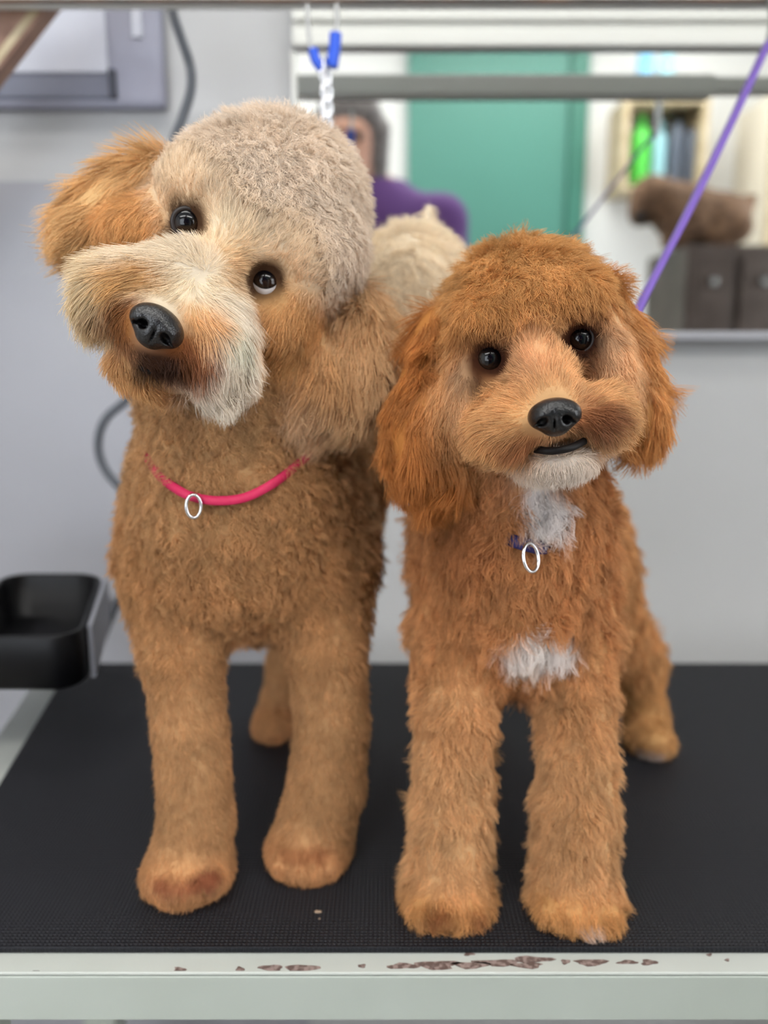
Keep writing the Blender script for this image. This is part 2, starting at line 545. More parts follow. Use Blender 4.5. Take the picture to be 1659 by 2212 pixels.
# blue snap hook and chain hanging from the rail
hook = empty('snap_hook', at(700, 20, YR - 0.018), 'blue vinyl-covered snap hook hanging from the overhead rail', 'hook')
YH = YR - 0.03
tube_obj('wire', [at(664, 8, YH), at(666, 60, YH), at(672, 108, YH)], 0.0022, M['steel'], hook)
tube_obj('wire', [at(727, 8, YH), at(728, 45, YH), at(724, 75, YH)], 0.0024, M['steel'], hook)
tube_obj('grip', [at(676, 106, YH), at(682, 130, YH), at(698, 150, YH)], 0.0052, M['blue'], hook)
tube_obj('grip', [at(725, 72, YH), at(723, 105, YH), at(717, 146, YH)], 0.0062, M['blue'], hook)
for i in range(9):
    y_ = 146 + i * 17
    c = at(702 + 4 * math.sin(i * 0.4), y_, YH)
    a = 0.5 if i % 2 else math.pi / 2 - 0.2
    ring = []
    for k in range(14):
        t = 2 * math.pi * k / 14
        e = np.array([math.cos(a), math.sin(a), 0]) * 0.0052 * math.cos(t) + np.array([0, 0, 1]) * 0.0086 * math.sin(t)
        ring.append(c + e)
    bm = bmesh.new()
    sweep(bm, ring, circ(0.0018, 7), True, upv=(math.sin(a), -math.cos(a), 0.01))
    bm_obj('chain_link', bm, M['chrome'], hook, True)

# ------------------------------------------------------------------ mirror, its top moulding and sill
mir = empty('wall_mirror', (0.6, YB, at(1100, 720, YM)[2]), 'wide wall mirror under white moulding reflecting the salon', 'mirror')
mx0, mx1 = at(645, 400, YM)[0], XR - 0.4
mz0, mz1 = z_at(716, YM), z_at(112, YM)
box_obj('glass', (mx0, YM, mz0), (mx1, YB - 0.0005, mz1), M['mirror'], mir)
box_obj('edge_strip', (mx0 - 0.006, YM - 0.004, mz0), (mx0, YB - 0.0005, mz1), M['moulding'], mir, 0.001)
zz = [(112, 107, 0.006, 'steel_lip'), (107, 66, 0.012, 'moulding'), (66, 54, 0.007, 'moulding'), (54, 26, 0.014, 'moulding'), (26, -60, 0.008, 'moulding')]
for (ya, yb, proj, nm) in zz:
    Yp = YM - proj
    box_obj(nm, (mx0 - 0.004, Yp, z_at(ya, YM)), (mx1, YB - 0.0005, z_at(yb, YM) - 0.0003), M['steel'] if nm == 'steel_lip' else M['moulding'], mir, 0.004 if proj > 0.01 else 0.001, 3)
box_obj('sill', (mx0 - 0.01, YM - 0.018, mz0 - 0.012), (mx1, YB - 0.0005, mz0), M['panel'], mir, 0.003)

# ------------------------------------------------------------------ grey wall cabinet and timber brace
YC = 1.078
cab = empty('wall_dryer_cabinet', at(150, 232, YC), 'grey steel wall cabinet with pale panel above the tilted dog', 'cabinet')
cx0, cx1 = at(-260, 150, YC)[0], at(352, 150, YC)[0]
cz0, cz1 = z_at(232, YC), z_at(-220, YC)
box_obj('body', (cx0, YC, cz0), (cx1, YB - 0.0005, cz1), M['cabinet'], cab, 0.006, 3)
box_obj('front_panel', (cx0 + 0.02, YC - 0.005, z_at(160, YC)), (at(236, 150, YC)[0], YC + 0.001, z_at(-200, YC)), M['cabinetlight'], cab, 0.002)
box_obj('lower_panel', (cx0 + 0.01, YC - 0.004, z_at(214, YC)), (at(300, 150, YC)[0] - 0.03, YC + 0.001, z_at(163, YC)), M['cabinetdark'], cab, 0.002)
box_obj('latch_slot', (at(238, 180, YC)[0], YC - 0.008, z_at(214, YC)), (at(252, 180, YC)[0], YC + 0.001, z_at(152, YC)), M['slot'], cab, 0.001)
box_obj('side_strip', (at(290, 150, YC)[0], YC - 0.003, z_at(82, YC)), (at(312, 150, YC)[0], YC + 0.001, z_at(-200, YC)), M['cabinetlight'], cab, 0.001)

brace = empty('timber_brace', at(-40, 190, 0.97), 'brown diagonal timber brace in front of the grey wall cabinet', 'brace')
bm = bmesh.new()
sweep(bm, [at(-560, 834, 0.965), at(160, -102, 0.965)], [(-0.018, -0.012), (0.018, -0.012), (0.018, 0.012), (-0.018, 0.012)], upv=(0, 1, 0))
bm_obj('beam', bm, M['wood'], brace)
bm = bmesh.new()
sweep(bm, [at(-546, 840, 0.958), at(174, -96, 0.958)], [(-0.004, -0.006), (0.004, -0.006), (0.004, 0.006), (-0.004, 0.006)], upv=(0, 1, 0))
bm_obj('edge_batten', bm, M['woodpale'], brace)

# ------------------------------------------------------------------ hanging cable
cable = tube_obj('hanging_cable', [at(366, -30, 0.985), at(374, 30, 0.985), at(392, 85, 0.985), at(411, 145, 0.985), at(412, 195, 0.985), at(394, 255, 0.985), at(372, 320, 0.985), at(352, 480, 0.985), at(350, 640, 0.985), at(330, 790, 0.985),
                  at(280, 858, 0.985), at(228, 905, 0.985), at(212, 960, 0.985), at(226, 1012, 0.985), at(268, 1065, 0.985), at(318, 1130, 0.985), at(312, 1200, 0.985), at(262, 1285, 0.985), at(232, 1350, 0.985), at(205, 1420, 0.985)], 0.0052, M['cable'])
tag(cable, 'dark grey rubber cable hanging in a loop behind the tilted dog', 'cable')

# ------------------------------------------------------------------ black tool tray on a bracket
YT0, YT1 = 0.66, 0.86                          # front and back of the tray
tray = empty('tool_tray', at(100, 1490, 0.75), 'black plastic two-pocket tool tray on a bracket beside the table', 'tray')
ztop = z_at(1376, YT0)
zbot = z_at(1490, YT0 + 0.004)
def rrect(x0, x1, y0, y1, r, n=7):
    pts = []
    for cx_, cy_, a0 in ((x1 - r, y0 + r, -90), (x1 - r, y1 - r, 0), (x0 + r, y1 - r, 90), (x0 + r, y0 + r, 180)):
        for i in range(n + 1):
            a = math.radians(a0 + 90 * i / n)
            pts.append((cx_ + r * math.cos(a), cy_ + r * math.sin(a)))
    return pts
def pocket(name, x0, x1, shear=0.0):
    bm = bmesh.new()
    def ring(o, z, y0=YT0, y1=YT1, r=0.03):
        return [bm.verts.new((p[0] + shear * (p[1] - YT0), p[1], z)) for p in rrect(x0 + o, x1 - o, y0 + o, y1 - o, max(r - o, 0.004))]
    A = [ring(0.004, zbot), ring(0.0, zbot + 0.004), ring(0.0, ztop - 0.002), ring(0.001, ztop), ring(0.004, ztop), ring(0.005, ztop - 0.002), ring(0.007, zbot + 0.005)]
    for P_, Q_ in zip(A, A[1:]):
        for j in range(len(P_)):
            bm.faces.new((P_[j], P_[(j + 1) % len(P_)], Q_[(j + 1) % len(P_)], Q_[j]))
    bm.faces.new(A[0][::-1])
    bm.faces.new(A[-1])
    return bm_obj(name, bm, M['black'], tray, True)
xa, xb = at(-100, 1380, YT0)[0], at(176, 1380, YT0)[0]
sh = (at(226, 1262, YT1)[0] - xb) / (YT1 - YT0)
pocket('pocket', xa, xb, sh)
pocket('pocket', xa - 0.13, xa - 0.004, sh)
xe = at(226, 1262, YT1)[0]
bm = bmesh.new()
sweep(bm, [(xb + sh * 0.03 + 0.0035, YT0 + 0.03, (ztop + zbot) / 2), (xb + sh * (YT1 - YT0 - 0.02) + 0.0035, YT1 - 0.02, (ztop + zbot) / 2)], [(-0.002, -0.024), (0.002, -0.024), (0.002, 0.024), (-0.002, 0.024)])
bm_obj('side_plate', bm, M['greyplastic'], tray)
bm = bmesh.new()
sweep(bm, [(xe + 0.004, YT1 - 0.01, ztop - 0.02), (on_side(YMB) - 0.018, YMB - 0.01, ZT + 0.016)], [(-0.004, -0.012), (0.004, -0.012), (0.004, 0.012), (-0.004, 0.012)])
bm_obj('bracket_arm', bm, M['greyplastic'], tray)

# ------------------------------------------------------------------ leash (purple) from the rail to the small dog
Ya, Yb = YR - 0.02, 0.66
top, low = at(1662, 86, Ya), at(1372, 680, Yb)
lp = [top, top * 0.66 + low * 0.34 + np.array([0, 0, -0.004]), top * 0.33 + low * 0.67 + np.array([0, 0, -0.005]), low, at(1330, 800, 0.64)]
bm = bmesh.new()
sweep(bm, smooth_path(lp, 10), [(-0.0015, -0.0062), (0.0015, -0.0062), (0.0022, 0), (0.0015, 0.0062), (-0.0015, 0.0062), (-0.0022, 0)], upv=(0.45, 0.1, 0.6))
leash = empty('leash', top, 'purple nylon leash running from the rail to the small red dog', 'leash')
bm_obj('strap', bm, M['purple'], leash, True)
tube_obj('clip', [top + np.array([0, 0.01, 0.055]), top + np.array([0.002, 0, 0.02]), top + np.array([0, 0, -0.008])], 0.0045, M['steel'], leash)
# ------------------------------------------------------------------ sculpting by distance fields
class Sculpt:
    """smoothly blended ellipsoids and tapered limbs; each piece also carries the coat that grows on it"""
    def __init__(self):
        self.p = []
        self.cut = []
        self.patch = []
        self.bare = []

    def add(self, kind, a, b, R, k, style):
        self.p.append((kind, a, b, R, k, style))

    def E(self, px, py, Y, rx, ry, rz, roll=0.0, k=0.012, st=None, cut=False):
        """ellipsoid centred on a line of sight; rx, ry in photo pixels at that depth, rz in metres along the view"""
        s = mpp(py, Y)
        a = math.radians(roll)
        right = math.cos(a) * np.array([1.0, 0, 0]) + math.sin(a) * img(0, 1)
        upv = math.sin(a) * np.array([1.0, 0, 0]) + math.cos(a) * img(0, -1)
        R = np.stack([right, upv, TOCAM])
        item = ('e', at(px, py, Y), np.array([rx * s, ry * s, rz]), R, k, st)
        (self.cut if cut else self.p).append(item)

    def C(self, a, b, ra, rb, k=0.012, st=None):
        """tapered limb between two (px, py, Y); radii in photo pixels at either end"""
        self.p.append(('c', (at(*a), ra * mpp(a[1], a[2])), (at(*b), rb * mpp(b[1], b[2])), None, k, st))

    def W(self, a, b, ra, rb, k=0.012, st=None):
        self.p.append(('c', (np.array(a, float), ra), (np.array(b, float), rb), None, k, st))

    @staticmethod
    def one(it, P):
        if it[0] == 'e':
            q = (P - it[1].astype(np.float32)) @ it[3].T.astype(np.float32)
            r = it[2].astype(np.float32)
            k0 = np.sqrt(np.sum((q / r) ** 2, 1)) + 1e-9
            k1 = np.sqrt(np.sum((q / (r * r)) ** 2, 1)) + 1e-9
            return k0 * (k0 - 1) / k1
        (a, ra), (b, rb) = it[1], it[2]
        ba = (b - a).astype(np.float32)
        pa = P - a.astype(np.float32)
        h = np.clip(pa @ ba / float(ba @ ba), 0, 1)
        d = pa - h[:, None] * ba
        return np.sqrt(np.sum(d * d, 1)) - (ra + (rb - ra) * h).astype(np.float32)

    def f(self, P):
        P = P.astype(np.float32)
        d = None
        for it in self.p:
            e = self.one(it, P)
            if d is None:
                d = e
                continue
            k = it[4]
            h = np.maximum(k - np.abs(d - e), 0) / k
            d = np.minimum(d, e) - h * h * k * 0.25
        for it in self.cut:
            e = -self.one(it, P)
            k = it[4]
            h = np.maximum(k - np.abs(d - e), 0) / k
            d = np.maximum(d, e) + h * h * k * 0.25
        return d

    def each(self, P):
        P = P.astype(np.float32)
        return np.stack([self.one(it, P) for it in self.p], 1)

    def bounds(self, pad=0.012):
        lo, hi = [], []
        for it in self.p:
            if it[0] == 'e':
                e = np.sqrt(np.sum((it[3] * it[2][:, None]) ** 2, 0))
                lo.append(it[1] - e)
                hi.append(it[1] + e)
            else:
                for c, r in (it[1], it[2]):
                    lo.append(c - r)
                    hi.append(c + r)
        return np.min(lo, 0) - pad, np.max(hi, 0) + pad

    def hit(self, px, py, start=0.2):
        """first point of the surface along the line of sight of a pixel"""
        o = np.array([0, 0, CAMZ])
        d = at(px, py, 1.0) - o
        d /= np.linalg.norm(d)
        t = start
        for _ in range(120):
            e = float(self.f((o + d * t)[None])[0])
            if e < 0.0002 or t > 1.4:
                break
            t += e * 0.8
        return o + d * t

    def mesh(self, h, zmin=None):
        lo, hi = self.bounds()
        B = 8
        n = (np.ceil((hi - lo) / (h * B)).astype(int)) * B + 1
        val = np.full(n, 1.0, np.float32)
        nb = (n - 1) // B
        cc = np.stack(np.meshgrid(*[np.arange(m) for m in nb], indexing='ij'), -1).reshape(-1, 3)
        cen = lo + (cc + 0.5) * (B * h)
        dc = np.concatenate([self.f(c) for c in np.array_split(cen, max(1, len(cen) // 200000))])
        act = np.abs(dc) < B * h * 1.35
        for c in cc[(~act) & (dc < 0)]:
            i, j, k = c * B
            val[i:i + B + 1, j:j + B + 1, k:k + B + 1] = -1.0
        g = np.stack(np.meshgrid(*[np.arange(B + 1)] * 3, indexing='ij'), -1).reshape(-1, 3)
        ac = cc[act]
        for s in range(0, len(ac), 400):
            blk = ac[s:s + 400]
            I = (blk[:, None, :] * B + g[None]).reshape(-1, 3)
            v = self.f(lo + I * h)
            val[I[:, 0], I[:, 1], I[:, 2]] = v
        if zmin is not None:                    # flat soles on the mat
            zz = lo[2] + np.arange(n[2]) * h
            val = np.maximum(val, (zmin - zz)[None, None, :].astype(np.float32))
        return surface_nets(val, lo, h)

def surface_nets(v, lo, h):
    s = v < 0
    c = np.zeros(tuple(np.array(v.shape) - 1), np.int8)
    offs = [(i, j, k) for i in (0, 1) for j in (0, 1) for k in (0, 1)]
    nx, ny, nz = c.shape
    for i, j, k in offs:
        c += s[i:i + nx, j:j + ny, k:k + nz]
    m = (c > 0) & (c < 8)
    cells = np.argwhere(m)
    idx = np.full(c.shape, -1, np.int64)
    idx[m] = np.arange(len(cells))
    acc = np.zeros((len(cells), 3))
    cnt = np.zeros(len(cells))
    for a in offs:
        for ax in range(3):
            if a[ax]:
                continue
            b = list(a)
            b[ax] = 1
            ia, ib = cells + np.array(a), cells + np.array(b)
            va, vb = v[ia[:, 0], ia[:, 1], ia[:, 2]], v[ib[:, 0], ib[:, 1], ib[:, 2]]
            cr = (va < 0) != (vb < 0)
            t = np.where(cr, va / np.where(cr, va - vb, 1), 0)
            pos = np.array(a)[None] + t[:, None] * (np.array(b) - np.array(a))[None]
            acc[cr] += pos[cr]
            cnt[cr] += 1
    verts = lo + (cells + acc / cnt[:, None]) * h
    faces = []
    for ax in range(3):
        o1, o2 = [(1, 2), (2, 0), (0, 1)][ax]
        sl0 = [slice(None)] * 3
        sl1 = [slice(None)] * 3
        sl0[ax] = slice(0, -1)
        sl1[ax] = slice(1, None)
        d = s[tuple(sl0)].astype(np.int8) - s[tuple(sl1)].astype(np.int8)
        e = np.argwhere(d != 0)
        ok = (e[:, o1] > 0) & (e[:, o2] > 0) & (e[:, o1] < v.shape[o1] - 1) & (e[:, o2] < v.shape[o2] - 1)
        e = e[ok]
        sg = d[e[:, 0], e[:, 1], e[:, 2]]
        q = []
        for da, db in ((-1, -1), (0, -1), (0, 0), (-1, 0)):
            g = e.copy()
            g[:, o1] += da
            g[:, o2] += db
            q.append(idx[g[:, 0], g[:, 1], g[:, 2]])
        q = np.stack(q, 1)
        q[sg < 0] = q[sg < 0][:, ::-1]
        faces.append(q)
    return verts, np.concatenate(faces)

def vertex_normals(V, Q):
    n = np.cross(V[Q[:, 2]] - V[Q[:, 0]], V[Q[:, 3]] - V[Q[:, 1]])
    N = np.zeros_like(V)
    for j in range(4):
        np.add.at(N, Q[:, j], n)
    return N / (np.linalg.norm(N, axis=1, keepdims=True) + 1e-12)

def quads_obj(name, V, Q, m, parent, attr=None):
    me = bpy.data.meshes.new(name)
    base = np.array(parent.location) if parent is not None and parent.type == 'EMPTY' else np.zeros(3)
    me.vertices.add(len(V))
    me.vertices.foreach_set('co', (V - base).astype(np.float32).ravel())
    me.loops.add(Q.size)
    me.loops.foreach_set('vertex_index', Q.astype(np.int32).ravel())
    me.polygons.add(len(Q))
    me.polygons.foreach_set('loop_start', (np.arange(len(Q)) * 4).astype(np.int32))
    me.polygons.foreach_set('use_smooth', np.ones(len(Q), bool))
    me.update(calc_edges=True)
    me.validate()
    if attr is not None:
        a = me.attributes.new('coat', 'FLOAT_COLOR', 'POINT')
        a.data.foreach_set('color', np.concatenate([attr * 0.7, np.ones((len(attr), 1))], 1).astype(np.float32).ravel())
    me.materials.append(m)
    return link(bpy.data.objects.new(name, me), parent)

_W = [(RNG.normal(size=(10, 3)), RNG.uniform(0, 6.28, (10, 3)), RNG.normal(size=(10, 3, 3))) for _ in range(6)]
def vnoise(P, freq, ch=0):
    """smooth vector noise of unit size"""
    D, ph, A = _W[ch]
    out = np.zeros((len(P), 3))
    for i in range(10):
        d = D[i] / np.linalg.norm(D[i]) * (0.6 + 0.09 * i)
        out += np.sin((P @ d)[:, None] * freq * 6.283 + ph[i]) * A[i, 0]
    return out / 3.2

def unit(v):
    return v / (np.linalg.norm(v, axis=-1, keepdims=True) + 1e-12)

def coat_at(S, V):
    """blend the coat of the nearest pieces at every vertex"""
    D = S.each(V)
    dm = D.min(1, keepdims=True)
    Wt = np.exp(-(D - dm) / 0.004)
    Wt /= Wt.sum(1, keepdims=True)
    st = [it[5] for it in S.p]
    L = Wt @ np.array([s['L'] for s in st])
    lift = Wt @ np.array([s['lift'] for s in st])
    curl = Wt @ np.array([s['curl'] for s in st])
    wave = Wt @ np.array([s['wave'] for s in st])
    dens = Wt @ np.array([s['dens'] for s in st])
    col = Wt @ np.array([lin(s['col']) for s in st])
    dirs = np.zeros((len(V), 3))
    for i, s in enumerate(st):
        d = np.tile(s['dir'], (len(V), 1))
        if s.get('src') is not None:
            d = unit(V - s['src']) * s.get('radial', 1.0) + d * s.get('bias', 0.4)
        dirs += Wt[:, i:i + 1] * unit(d)
    reg = np.array([s['reg'] for s in st])[D.argmin(1)]
    for (c, r, cc, soft, amt) in S.patch:
        jit = vnoise(V, 55, 3)[:, 0] * 0.0022
        d = np.sqrt(np.sum(((V - c) / (r / r.max())) ** 2, 1)) + jit
        w = amt * np.clip((r.max() - d) / (soft * r.max()) + 0.5, 0, 1)
        col = col * (1 - w[:, None]) + lin(cc)[None] * w[:, None]
    for (c, r, r2) in S.bare:
        d = np.linalg.norm(V - c, axis=1)
        L = L * np.clip((d - r) / (r2 - r), 0.0, 1.0) ** 0.8
        dens = dens * (d > r)
    col = col * (1 + 0.05 * vnoise(V, 30, 4)[:, :1])
    return dict(L=L, lift=lift, curl=curl, wave=wave, dens=dens, col=np.clip(col, 0.001, 0.95), dir=unit(dirs), reg=reg)

FUR_DENSITY = 1.0
def grow(S, V, Q, N, A, parent, nseg=6, clump_n=14):
    T = np.concatenate([Q[:, [0, 1, 2]], Q[:, [0, 2, 3]]])
    a = 0.5 * np.linalg.norm(np.cross(V[T[:, 1]] - V[T[:, 0]], V[T[:, 2]] - V[T[:, 0]]), axis=1)
    fn = unit(N[T].sum(1))
    cen = V[T].mean(1)
    view = unit(np.array([0, 0, CAMZ]) - cen)
    facing = np.sum(fn * view, 1)
    dens = A['dens'][T].mean(1) * np.where(facing > -0.25, 1.0, 0.35)
    dens = dens * (A['L'][T].mean(1) > 0.0006)
    w = a * dens * 1e4 * FUR_DENSITY               # expected strands on each triangle
    cnt = np.floor(w + RNG.random(len(w))).astype(int)
    ti = np.repeat(np.arange(len(T)), cnt)
    n = len(ti)
    r1, r2 = np.sqrt(RNG.random(n)), RNG.random(n)
    B = np.stack([1 - r1, r1 * (1 - r2), r1 * r2], 1)
    def itp(X):
        Y = X[T[ti]]
        return (Y * (B[:, :, None] if Y.ndim == 3 else B)).sum(1)
    root, nor, dr = itp(V), unit(itp(N)), unit(itp(A['dir']))
    L, lift, curl, wave, col = itp(A['L']), itp(A['lift']), itp(A['curl']), itp(A['wave']), itp(A['col'])
    reg = A['reg'][T[ti, 0]]
    L = L * RNG.uniform(0.7, 1.15, n)
    tang = dr - nor * np.sum(dr * nor, 1, keepdims=True) * 0.96
    tang = unit(tang + vnoise(root, 45, 0) * (wave * 0.55)[:, None] + vnoise(root, 150, 1) * (curl * 0.7)[:, None] + RNG.normal(size=(n, 3)) * 0.16)
    pts = np.zeros((n, nseg + 1, 3))
    pts[:, 0] = root - nor * 0.0006
    b1 = unit(np.cross(tang, nor))
    ph = vnoise(root, 70, 2)[:, 0] * 5 + RNG.normal(size=n) * 0.35
    for j in range(1, nseg + 1):
        s = j / nseg
        d = nor * (lift * (1.25 - 0.85 * s))[:, None] + tang * (1 - lift * 0.55 + 0.3 * s)[:, None]
        ang = ph + 7.0 * s
        d = unit(d + (b1 * np.cos(ang)[:, None] + nor * (0.5 * np.sin(ang))[:, None]) * curl[:, None])
        pts[:, j] = pts[:, j - 1] + d * (L / nseg)[:, None]
    # gather neighbouring strands into small locks
    K = max(1, n // clump_n)
    lead = RNG.choice(n, K, replace=False)
    kd = kdtree.KDTree(K)
    for i, q in enumerate(root[lead]):
        kd.insert(q, i)
    kd.balance()
    own = lead[np.fromiter((kd.find(q)[1] for q in root), int, n)]
    rel = pts[own] - pts[own][:, :1] + (pts[own][:, :1] * 0.75 + pts[:, :1] * 0.25)
    same = (np.sum(dr[own] * dr, 1) > 0.6) & (np.linalg.norm(root[own] - root, axis=1) < 0.008)
    am = np.clip(0.15 + 0.45 * wave, 0, 0.7) * np.clip(L / 0.014, 0.35, 1.1) * same
    sj = (np.arange(nseg + 1) / nseg) ** 1.3
    k = (am[:, None] * sj[None])[:, :, None]
    pts = pts * (1 - k) + rel * k
    pts[:, :, 2] = np.maximum(pts[:, :, 2], 0.0004)
    var = RNG.normal(size=n) * 0.12 + vnoise(root[own], 160, 5)[:, 0] * 0.13 + vnoise(root[own], 60, 4)[:, 1] * 0.08
    col = col * np.exp(var)[:, None]
    col = np.clip(col * np.minimum(1, 0.9 / col.max(1, keepdims=True)), 0.001, 0.9)
    names = {}
    base = np.array(parent.location)
    for rg in sorted(set(reg)):
        sel = np.where(reg == rg)[0]
        cu = bpy.data.hair_curves.new(rg)
        cu.add_curves([nseg + 1] * len(sel))
        cu.points.foreach_set('position', (pts[sel] - base).astype(np.float32).ravel())
        ra = cu.attributes.get('radius') or cu.attributes.new('radius', 'FLOAT', 'POINT')
        prof = 0.00015 * (1 - 0.72 * (np.arange(nseg + 1) / nseg) ** 1.5)
        thick = np.clip(0.75 + 18 * L[sel], 0.75, 1.25)
        ra.data.foreach_set('value', (thick[:, None] * prof[None]).astype(np.float32).ravel())
        ca = cu.attributes.new('coat', 'FLOAT_COLOR', 'CURVE')
        ca.data.foreach_set('color', np.concatenate([col[sel], np.ones((len(sel), 1))], 1).astype(np.float32).ravel())
        cu.materials.append(M['fur'])
        o = link(bpy.data.objects.new(rg.split('#')[0], cu), parent)
        o['kind'] = 'stuff'
    print('strands', n)

def style(reg, L, col, dir=DOWN, lift=0.6, curl=0.3, wave=0.5, dens=70, src=None, radial=1.0, bias=0.4):
    return dict(reg=reg, L=L, col=col, dir=np.array(dir, float), lift=lift, curl=curl, wave=wave, dens=dens, src=src, radial=radial, bias=bias)

def eye(S, dog, px, py, rpx, gaze, sink, iris=0.0, squash=1.0, roll=0.0):
    """glossy eyeball looking along gaze, with a dark lid rim"""
    p = S.hit(px, py)
    s = mpp(py, p[1])
    r = rpx * s
    view = unit(p - np.array([0, 0, CAMZ]))
    c = p + view * (r * sink)
    g = unit(np.array(gaze, float))
    bm = bmesh.new()
    bmesh.ops.create_uvsphere(bm, u_segments=40, v_segments=28, radius=r)
    me = bpy.data.meshes.new('eye')
    for v in bm.verts:
        v.co += Vector(c)
    bm.to_mesh(me)
    bm.free()
    at_ = me.attributes.new('gaze', 'FLOAT', 'POINT')
    co = np.array([v.co for v in me.vertices])
    at_.data.foreach_set('value', np.clip(((co - c) / r) @ g + iris, 0, 1).astype(np.float32))
    o = finish('eye', me, M['eye'], dog, True)
    a = math.radians(roll)
    rt = math.cos(a) * np.array([1.0, 0, 0]) + math.sin(a) * img(0, 1)
    up = np.cross(rt, view)
    up = unit(up)
    rt = unit(np.cross(view, up))
    ring = [c - view * (r * 0.52) + rt * (r * 0.88 * math.cos(t)) + up * (r * 0.88 * squash * math.sin(t)) for t in np.linspace(0, 2 * math.pi, 28, endpoint=False)]
    bm = bmesh.new()
    sweep(bm, ring, circ(r * 0.17, 8), True, upv=tuple(view))
    me2 = bpy.data.meshes.new('eyelid')
    bmesh.ops.recalc_face_normals(bm, faces=bm.faces)
    bm.to_mesh(me2)
    bm.free()
    me2.transform(Matrix.Translation(-Vector(dog.location)))
    me2.polygons.foreach_set('use_smooth', [True] * len(me2.polygons))
    me2.materials.append(M['lid'])
    link(bpy.data.objects.new('eyelid', me2), o)
    return c, r

def nose(dog, px, py, Y, w, hgt, roll):
    """dog nose: rounded wedge with two nostrils and a groove"""
    S = Sculpt()
    s0 = style('nose', 0, (20, 20, 20))
    a = math.radians(roll)
    def q(e, u):
        return px + e * math.cos(a) - u * -math.sin(-a) * 0 + (-u) * -math.sin(a) * 1.0 * 1.0, py + e * math.sin(a) - u * math.cos(a)
    def pt(e, u):                                # e along the nose, u up the nose, in pixels
        return (px + e * math.cos(a) + u * math.sin(a), py + e * math.sin(a) - u * math.cos(a))
    x, y = pt(0, 0.18 * hgt)
    S.E(x, y, Y + 0.004, w * 0.92, hgt * 0.72, 0.012, roll, 0.004, s0)
    x, y = pt(0, -0.45 * hgt)
    S.E(x, y, Y + 0.003, w * 0.55, hgt * 0.55, 0.010, roll, 0.005, s0)
    for sg in (-1, 1):
        x, y = pt(sg * 0.55 * w, -0.02 * hgt)
        S.E(x, y, Y + 0.003, w * 0.44, hgt * 0.52, 0.0105, roll, 0.003, s0)
        x, y = pt(sg * 0.46 * w, -0.22 * hgt)
        S.E(x, y, Y - 0.006, w * 0.19, hgt * 0.20, 0.007, roll + sg * 25, 0.0016, s0, cut=True)
        x, y = pt(sg * 0.78 * w, -0.36 * hgt)
        S.E(x, y, Y - 0.004, w * 0.22, hgt * 0.07, 0.006, roll + sg * 20, 0.0012, s0, cut=True)
    x, y = pt(0, -0.55 * hgt)
    S.E(x, y, Y - 0.0085, w * 0.035, hgt * 0.5, 0.005, roll, 0.0012, s0, cut=True)
    V, Q = S.mesh(0.0006)
    quads_obj('nose', V, Q, M['nose'], dog)
